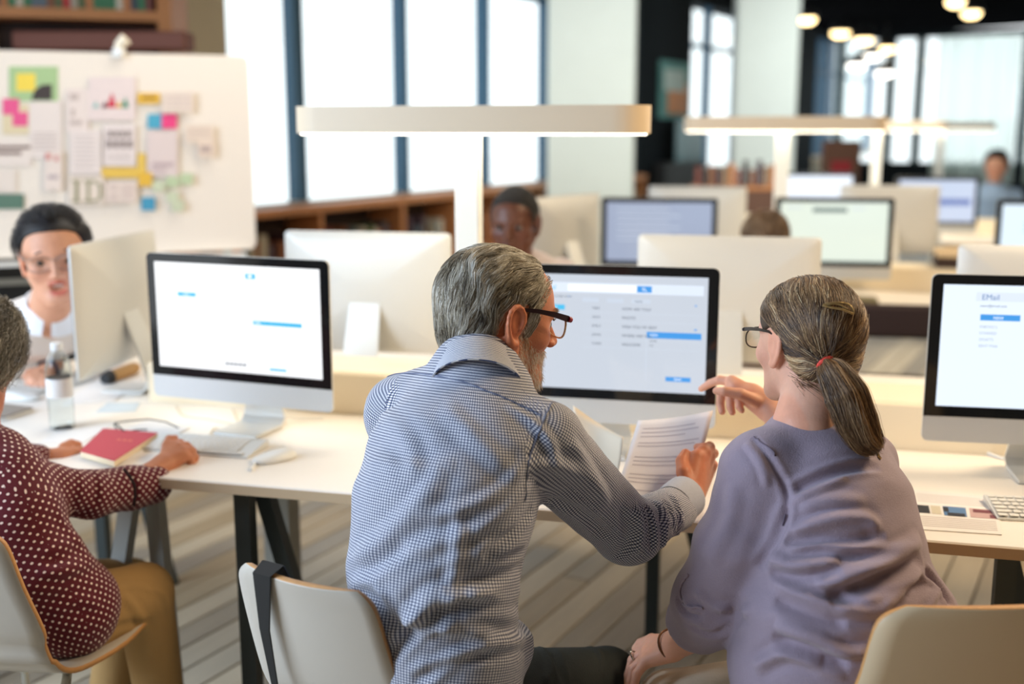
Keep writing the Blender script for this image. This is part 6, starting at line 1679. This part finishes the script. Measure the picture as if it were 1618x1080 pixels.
# curly hair
def curls(st, amp=.0045, n_=5.0, seed=2):
    rg = np.random.default_rng(seed); n, k, _ = st.shape; t = np.linspace(0, 1, k)[None]; ph = rg.uniform(0, 6.28, (n, 1)); T = np.gradient(st, axis=1); T /= np.linalg.norm(T, axis=2, keepdims=True)+1e-9
    a1 = np.cross(T, V(.3, .5, .8)); a2 = np.cross(T, a1); am = amp*np.minimum(1, t*3)[..., None]*rg.uniform(.5, 1.3, (n, 1, 1))
    return st+a1*am*np.cos(ph+t*n_*6.28)[..., None]+a2*am*np.sin(ph+t*n_*6.28)[..., None]
TABC = [(-.12, -.105), (-.02, -.105), (.0, -.02), (.02, .0), (.05, .04), (.075, .08), (.1, .12)]
def comb_c(l, t):
    d = np.zeros_like(l); d[:, 2] = -1; d[:, 1] = -.35; d[:, 0] = np.sign(l[:, 0])*.3; return d+(vnoise(l*50)[:, None]-.5)*V(1.2, 1.2, .4)
M_HC = hair_mat('hair_curly_grey', [(0, (44, 42, 40)), (.3, (96, 90, 82)), (.6, (150, 144, 132)), (.85, (190, 184, 170)), (1, (226, 222, 212))])
hair_for(dw, DH, DM, TABC, .020, mat('hair_under_dark', (62, 58, 54), .8, vary=.3, vscale=60), M_HC, comb_c, 5200, 22, .0046, .016, .00048, .6, 220, .5, seed=8, ears=False, extra=lambda st: curls(st, .0052, 3.2))
# khaki trousers
M_KH = mat('khaki_cotton', (176, 140, 88), .85, vary=.08, vscale=20, bump=.25, bscale=300)
dk1, dk2 = P(226, 936, 2.37), P(205, 925, 2.62); dhp1, dhp2 = P(128, 972, 2.24), P(60, 945, 2.36)
fd = legs_field((dhp1, dhp2), (dk1, dk2), (V(dk1[0]+.03, dk1[1]+.02, .10), V(dk2[0]-.06, dk2[1]-.05, .10)), .084, .066, .048, .09)
v, F = surf(fd, V(-1.35, 1.85, .05), V(-.45, 2.85, .72), .0065); v = smooth(v, F, 3); N = vnormals(v, F)
v = folds(v, N, [([(190,940),(215,960),(232,1000)], .010, .004), ([(175,930),(215,925),(245,935)], .008, .003), ([(240,925),(262,945),(272,990)], .008, .003), ([(165,1000),(200,985),(235,985)], .01, -.004)])
child(meshobj('trousers', v, F, M_KH), dw)
for k_ in ((dk1[0]+.03, dk1[1]+.02), (dk2[0]-.06, dk2[1]-.05)): shoe(V(*k_, 0), V(.5, .86, 0), M_SHOE, dw, .25)

# ------------------------------------------------------------------ laughing woman in white
lw_ = thing('person', 'laughing woman with short dark hair, spectacles and white shirt behind silver computer', 'person', tuple(D(-2.1, .9, 0)))
LO = P(86, 405, 3.22); LM = frame((.36, -.93, -.06), roll=R(-4)); LS = 1.10
nbl = P(78, 492, 3.32)
M_SKINL = skin_mat('skin_light', (224, 164, 132))
lhd = {'palm': [(P(70, 590, 3.36), P(56, 594, 3.34), .022, .018), (P(88, 574, 3.42), P(70, 588, 3.37), .026, .024)],
       'fingers': [[(P(60, 588, 3.33), .012), (P(48, 596, 3.30), .011), (P(44, 606, 3.29), .009)], [(P(62, 592, 3.32), .012), (P(54, 602, 3.29), .011), (P(52, 610, 3.28), .009)], [(P(66, 594, 3.32), .012), (P(62, 604, 3.29), .011), (P(60, 611, 3.28), .009)], [(P(70, 594, 3.32), .011), (P(70, 603, 3.29), .010), (P(70, 609, 3.28), .009)],
                   [(P(58, 586, 3.36), .013), (P(46, 588, 3.34), .011), (P(40, 596, 3.32), .010)]]}
head_person(lw_, LO, LM, LS, nbl, M_SKINL, 'w', .8, om=True, tone={'rgb_lip': (.80, .26, .30), 'blush': .05, 'lipw': .019}, hands=((lhd, P(62, 594, 3.34), .17),), nr=.056,
    bones=[(nbl, P(40, 520, 3.40), .045, .04), (P(40, 520, 3.40), P(24, 535, 3.38), .04, .04), (P(24, 535, 3.38), P(28, 610, 3.62), .038, .034), (P(28, 610, 3.62), P(66, 592, 3.52), .034, .03), (P(66, 592, 3.52), P(88, 574, 3.42), .03, .026)])
child(MB().rbox((-.014, -.004, -.003), (.014, .003, .003), .002).build('teeth', mat('teeth', (246, 238, 228), .3), loc=tuple(LO+LM @ (V(0, .083, -.060)*LS)), rz=math.atan2(LM[1, 1], LM[0, 1])-pi/2), lw_)
ln = [(D(-2.2, .9, .52), .17, .13), (D(-2.10, .89, .68), .165, .125), (D(-1.92, .86, .84), .175, .12), (P(70, 515, 3.40), .15, .09), (P(76, 490, 3.34), .065, .065)]
lsh = (P(24, 535, 3.38), P(150, 530, 3.50))
torso_person(lw_, ln, lsh, [[(lsh[0], .066), (P(28, 610, 3.62), .055), (P(66, 592, 3.52), .042), (P(84, 576, 3.43), .040)], [(lsh[1], .064), (P(170, 600, 3.62), .05), (P(190, 590, 3.5), .04)]], mat('white_shirt', (238, 226, 216), .8, bump=.2, bscale=300), 'shirt', .007, nz=.014)
collar(P(78, 478, 3.32), nrm(LO-nbl), V(.36, -.93, 0), .066, .092, .05, mat('white_collar', (240, 240, 242), .8), lw_, a0=-172, a1=172, name='collar')
child(MB().tube(ringat(P(76, 583, 3.385), nrm(P(70, 590, 3.36)-P(88, 574, 3.42)), .030, 20)+ringat(P(76, 583, 3.385), nrm(P(70, 590, 3.36)-P(88, 574, 3.42)), .030, 20)[:1], .006, 8).build('wrist_band', mat('navy', (30, 34, 60), .5), smooth=True), lw_)
TABL = [(-.12, -.06), (-.03, -.05), (-.015, .01), (.01, .02), (.03, .03), (.05, .062), (.07, .074), (.09, .078), (.12, .08)]
def comb_l(l, t):
    d = np.zeros_like(l); top = np.clip((l[:, 2]-.05)/.05, 0, 1); d[:, 1] = -.8*top-.3; d[:, 2] = -(1-top)*.8+.5*top*np.clip(l[:, 1]*15, 0, 1); d[:, 0] = .5*top; return d
hair_for(lw_, LO, LM, TABL, .007, mat('hair_under_black', (30, 26, 26), .6), hair_mat('hair_black', [(0, (14, 12, 14)), (.6, (34, 28, 30)), (1, (66, 58, 60))]), comb_l, 3500, 7, .006, .020, .0007, .6, 150, .3, seed=21, s=LS)
glasses(LO, LM, lw_, mat('frame_silver', (150, 130, 124), .3, .5), mat('frame_silver', (150, 130, 124), .3, .5), s=LS, r_=.0010, tmpl=.0022)
eyes(LO, LM, lw_, LS, (40, 28, 22), .0112, .0752)
# brows
for sx in (-1, 1):
    child(MB().tube([LO+LM @ (V(sx*a, .0935-abs(a-.02)*.25, zz)*LS) for a, zz in ((.014, .024), (.028, .029), (.044, .024))], [.002, .0028, .0015], 6).build('eyebrow', mat('brow_dark', (44, 32, 28), .8), smooth=True), lw_)

# ------------------------------------------------------------------ dark-skinned man across the desk
bmn = thing('person', 'dark-skinned man with shaved head across the desk, half hidden by the grey-haired man', 'person', (.02, 4.0, 0))
BO = P(813, 352, 3.78); BMt = frame((-.22, -.96, -.12)); nbb = P(815, 418, 3.86)
head_person(bmn, BO, BMt, 1.0, nbb, skin_mat('skin_dark', (92, 56, 42), .4), 'm', .8, tone={'rgb_lip': (.9, .6, .6)})
bn_ = [(V(nbb[0]+.02, 4.02, .52), .16, .12), (V(nbb[0]+.02, 4.02, .70), .155, .12), (V(nbb[0]+.01, 3.98, .88), .175, .12), (P(815, 432, 3.88), .15, .09), (P(815, 416, 3.87), .06, .06)]
bs_ = (P(740, 448, 3.95), P(885, 440, 3.95))
torso_person(bmn, bn_, bs_, [[(bs_[0], .07), (P(730, 545, 3.9), .055), (P(760, 560, 3.66), .04)], [(bs_[1], .07), (P(900, 545, 3.9), .055), (P(880, 560, 3.66), .04)]], mat('mauve_grey_shirt', (196, 184, 184), .8), 'shirt', .009)
hair_for(bmn, BO, BMt, [(-.12, -.06), (-.03, -.05), (-.015, .01), (.01, .02), (.035, .0), (.05, .05), (.07, .07), (.09, .09)], .0015, mat('stubble_black', (20, 17, 16), .9), hair_mat('stubble', [(0, (12, 10, 10)), (1, (34, 28, 26))]), comb_l, 1500, 4, .002, .003, .0006, .2, 50, .3, seed=31)
eyes(BO, BMt, bmn, 1.0, (30, 20, 16))
# ------------------------------------------------------------------ person seen from behind at the second row
fp = thing('person', 'person with short brown hair seen from behind, head just above the cream computer', 'person', (1.0, 4.6, 0))
FO = P(1208, 382, 4.55); FM = frame((-.2, .97, -.15)); nbf = FO+V(0, -.05, -.19)
head_person(fp, FO, FM, 1.0, nbf, M_SKIN, 'm')
fn = [(V(FO[0], 4.42, .52), .16, .12), (V(FO[0], 4.42, .72), .16, .12), (nbf+V(0, .0, -.06), .16, .10), (nbf, .06, .06)]
fs_ = (nbf+V(-.17, 0, -.07), nbf+V(.17, 0, -.07))
torso_person(fp, fn, fs_, [[(fs_[0], .06), (fs_[0]+V(-.03, .12, -.22), .05), (fs_[0]+V(.03, .32, -.20), .04)], [(fs_[1], .06), (fs_[1]+V(.03, .12, -.22), .05), (fs_[1]+V(-.03, .32, -.20), .04)]], mat('taupe_top', (150, 132, 118), .8), 'top', .010)
def comb_f(l, t):
    d = np.zeros_like(l); d[:, 2] = -1; d[:, 1] = -.3; return d
hair_for(fp, FO, FM, TABM, .006, mat('hair_under_tan', (110, 84, 60), .8), hair_mat('hair_tan', [(0, (84, 62, 44)), (.6, (140, 112, 84)), (1, (190, 170, 146))]), comb_f, 2500, 7, .007, .01, .0009, .4, 80, .3, seed=41)
# person far right in pale blue
gp = thing('person', 'far person in pale blue shirt with black hair beyond the tall dark framed screen', 'person', (4.0, 9.6, 0))
GO = P(1574, 262, 9.5); GM = frame((-.5, -.85, -.1)); nbg = GO+V(.01, .04, -.17)
head_person(gp, GO, GM, 1.0, nbg, M_SKINL, 'm', h=.005)
gn = [(V(GO[0], GO[1]+.15, .52), .17, .12), (V(GO[0], GO[1]+.12, .8), .17, .12), (nbg+V(0, .0, -.07), .17, .10), (nbg, .06, .06)]
gs_ = (nbg+V(-.18, .05, -.08), nbg+V(.18, 0, -.08))
torso_person(gp, gn, gs_, [[(gs_[0], .06), (gs_[0]+V(-.05, -.05, -.25), .05), (gs_[0]+V(.03, -.25, -.25), .04)], [(gs_[1], .06), (gs_[1]+V(.05, -.05, -.25), .05), (gs_[1]+V(-.03, -.25, -.25), .04)]], mat('pale_blue_shirt', (176, 200, 226), .8), 'shirt', .012)
hair_for(gp, GO, GM, TABL, .012, mat('hair_under_black', (30, 26, 26), .6), MATS.get('x') or bpy.data.materials['hair_black'], comb_l, 1200, 6, .008, .015, .0015, .3, 40, .3, seed=51)
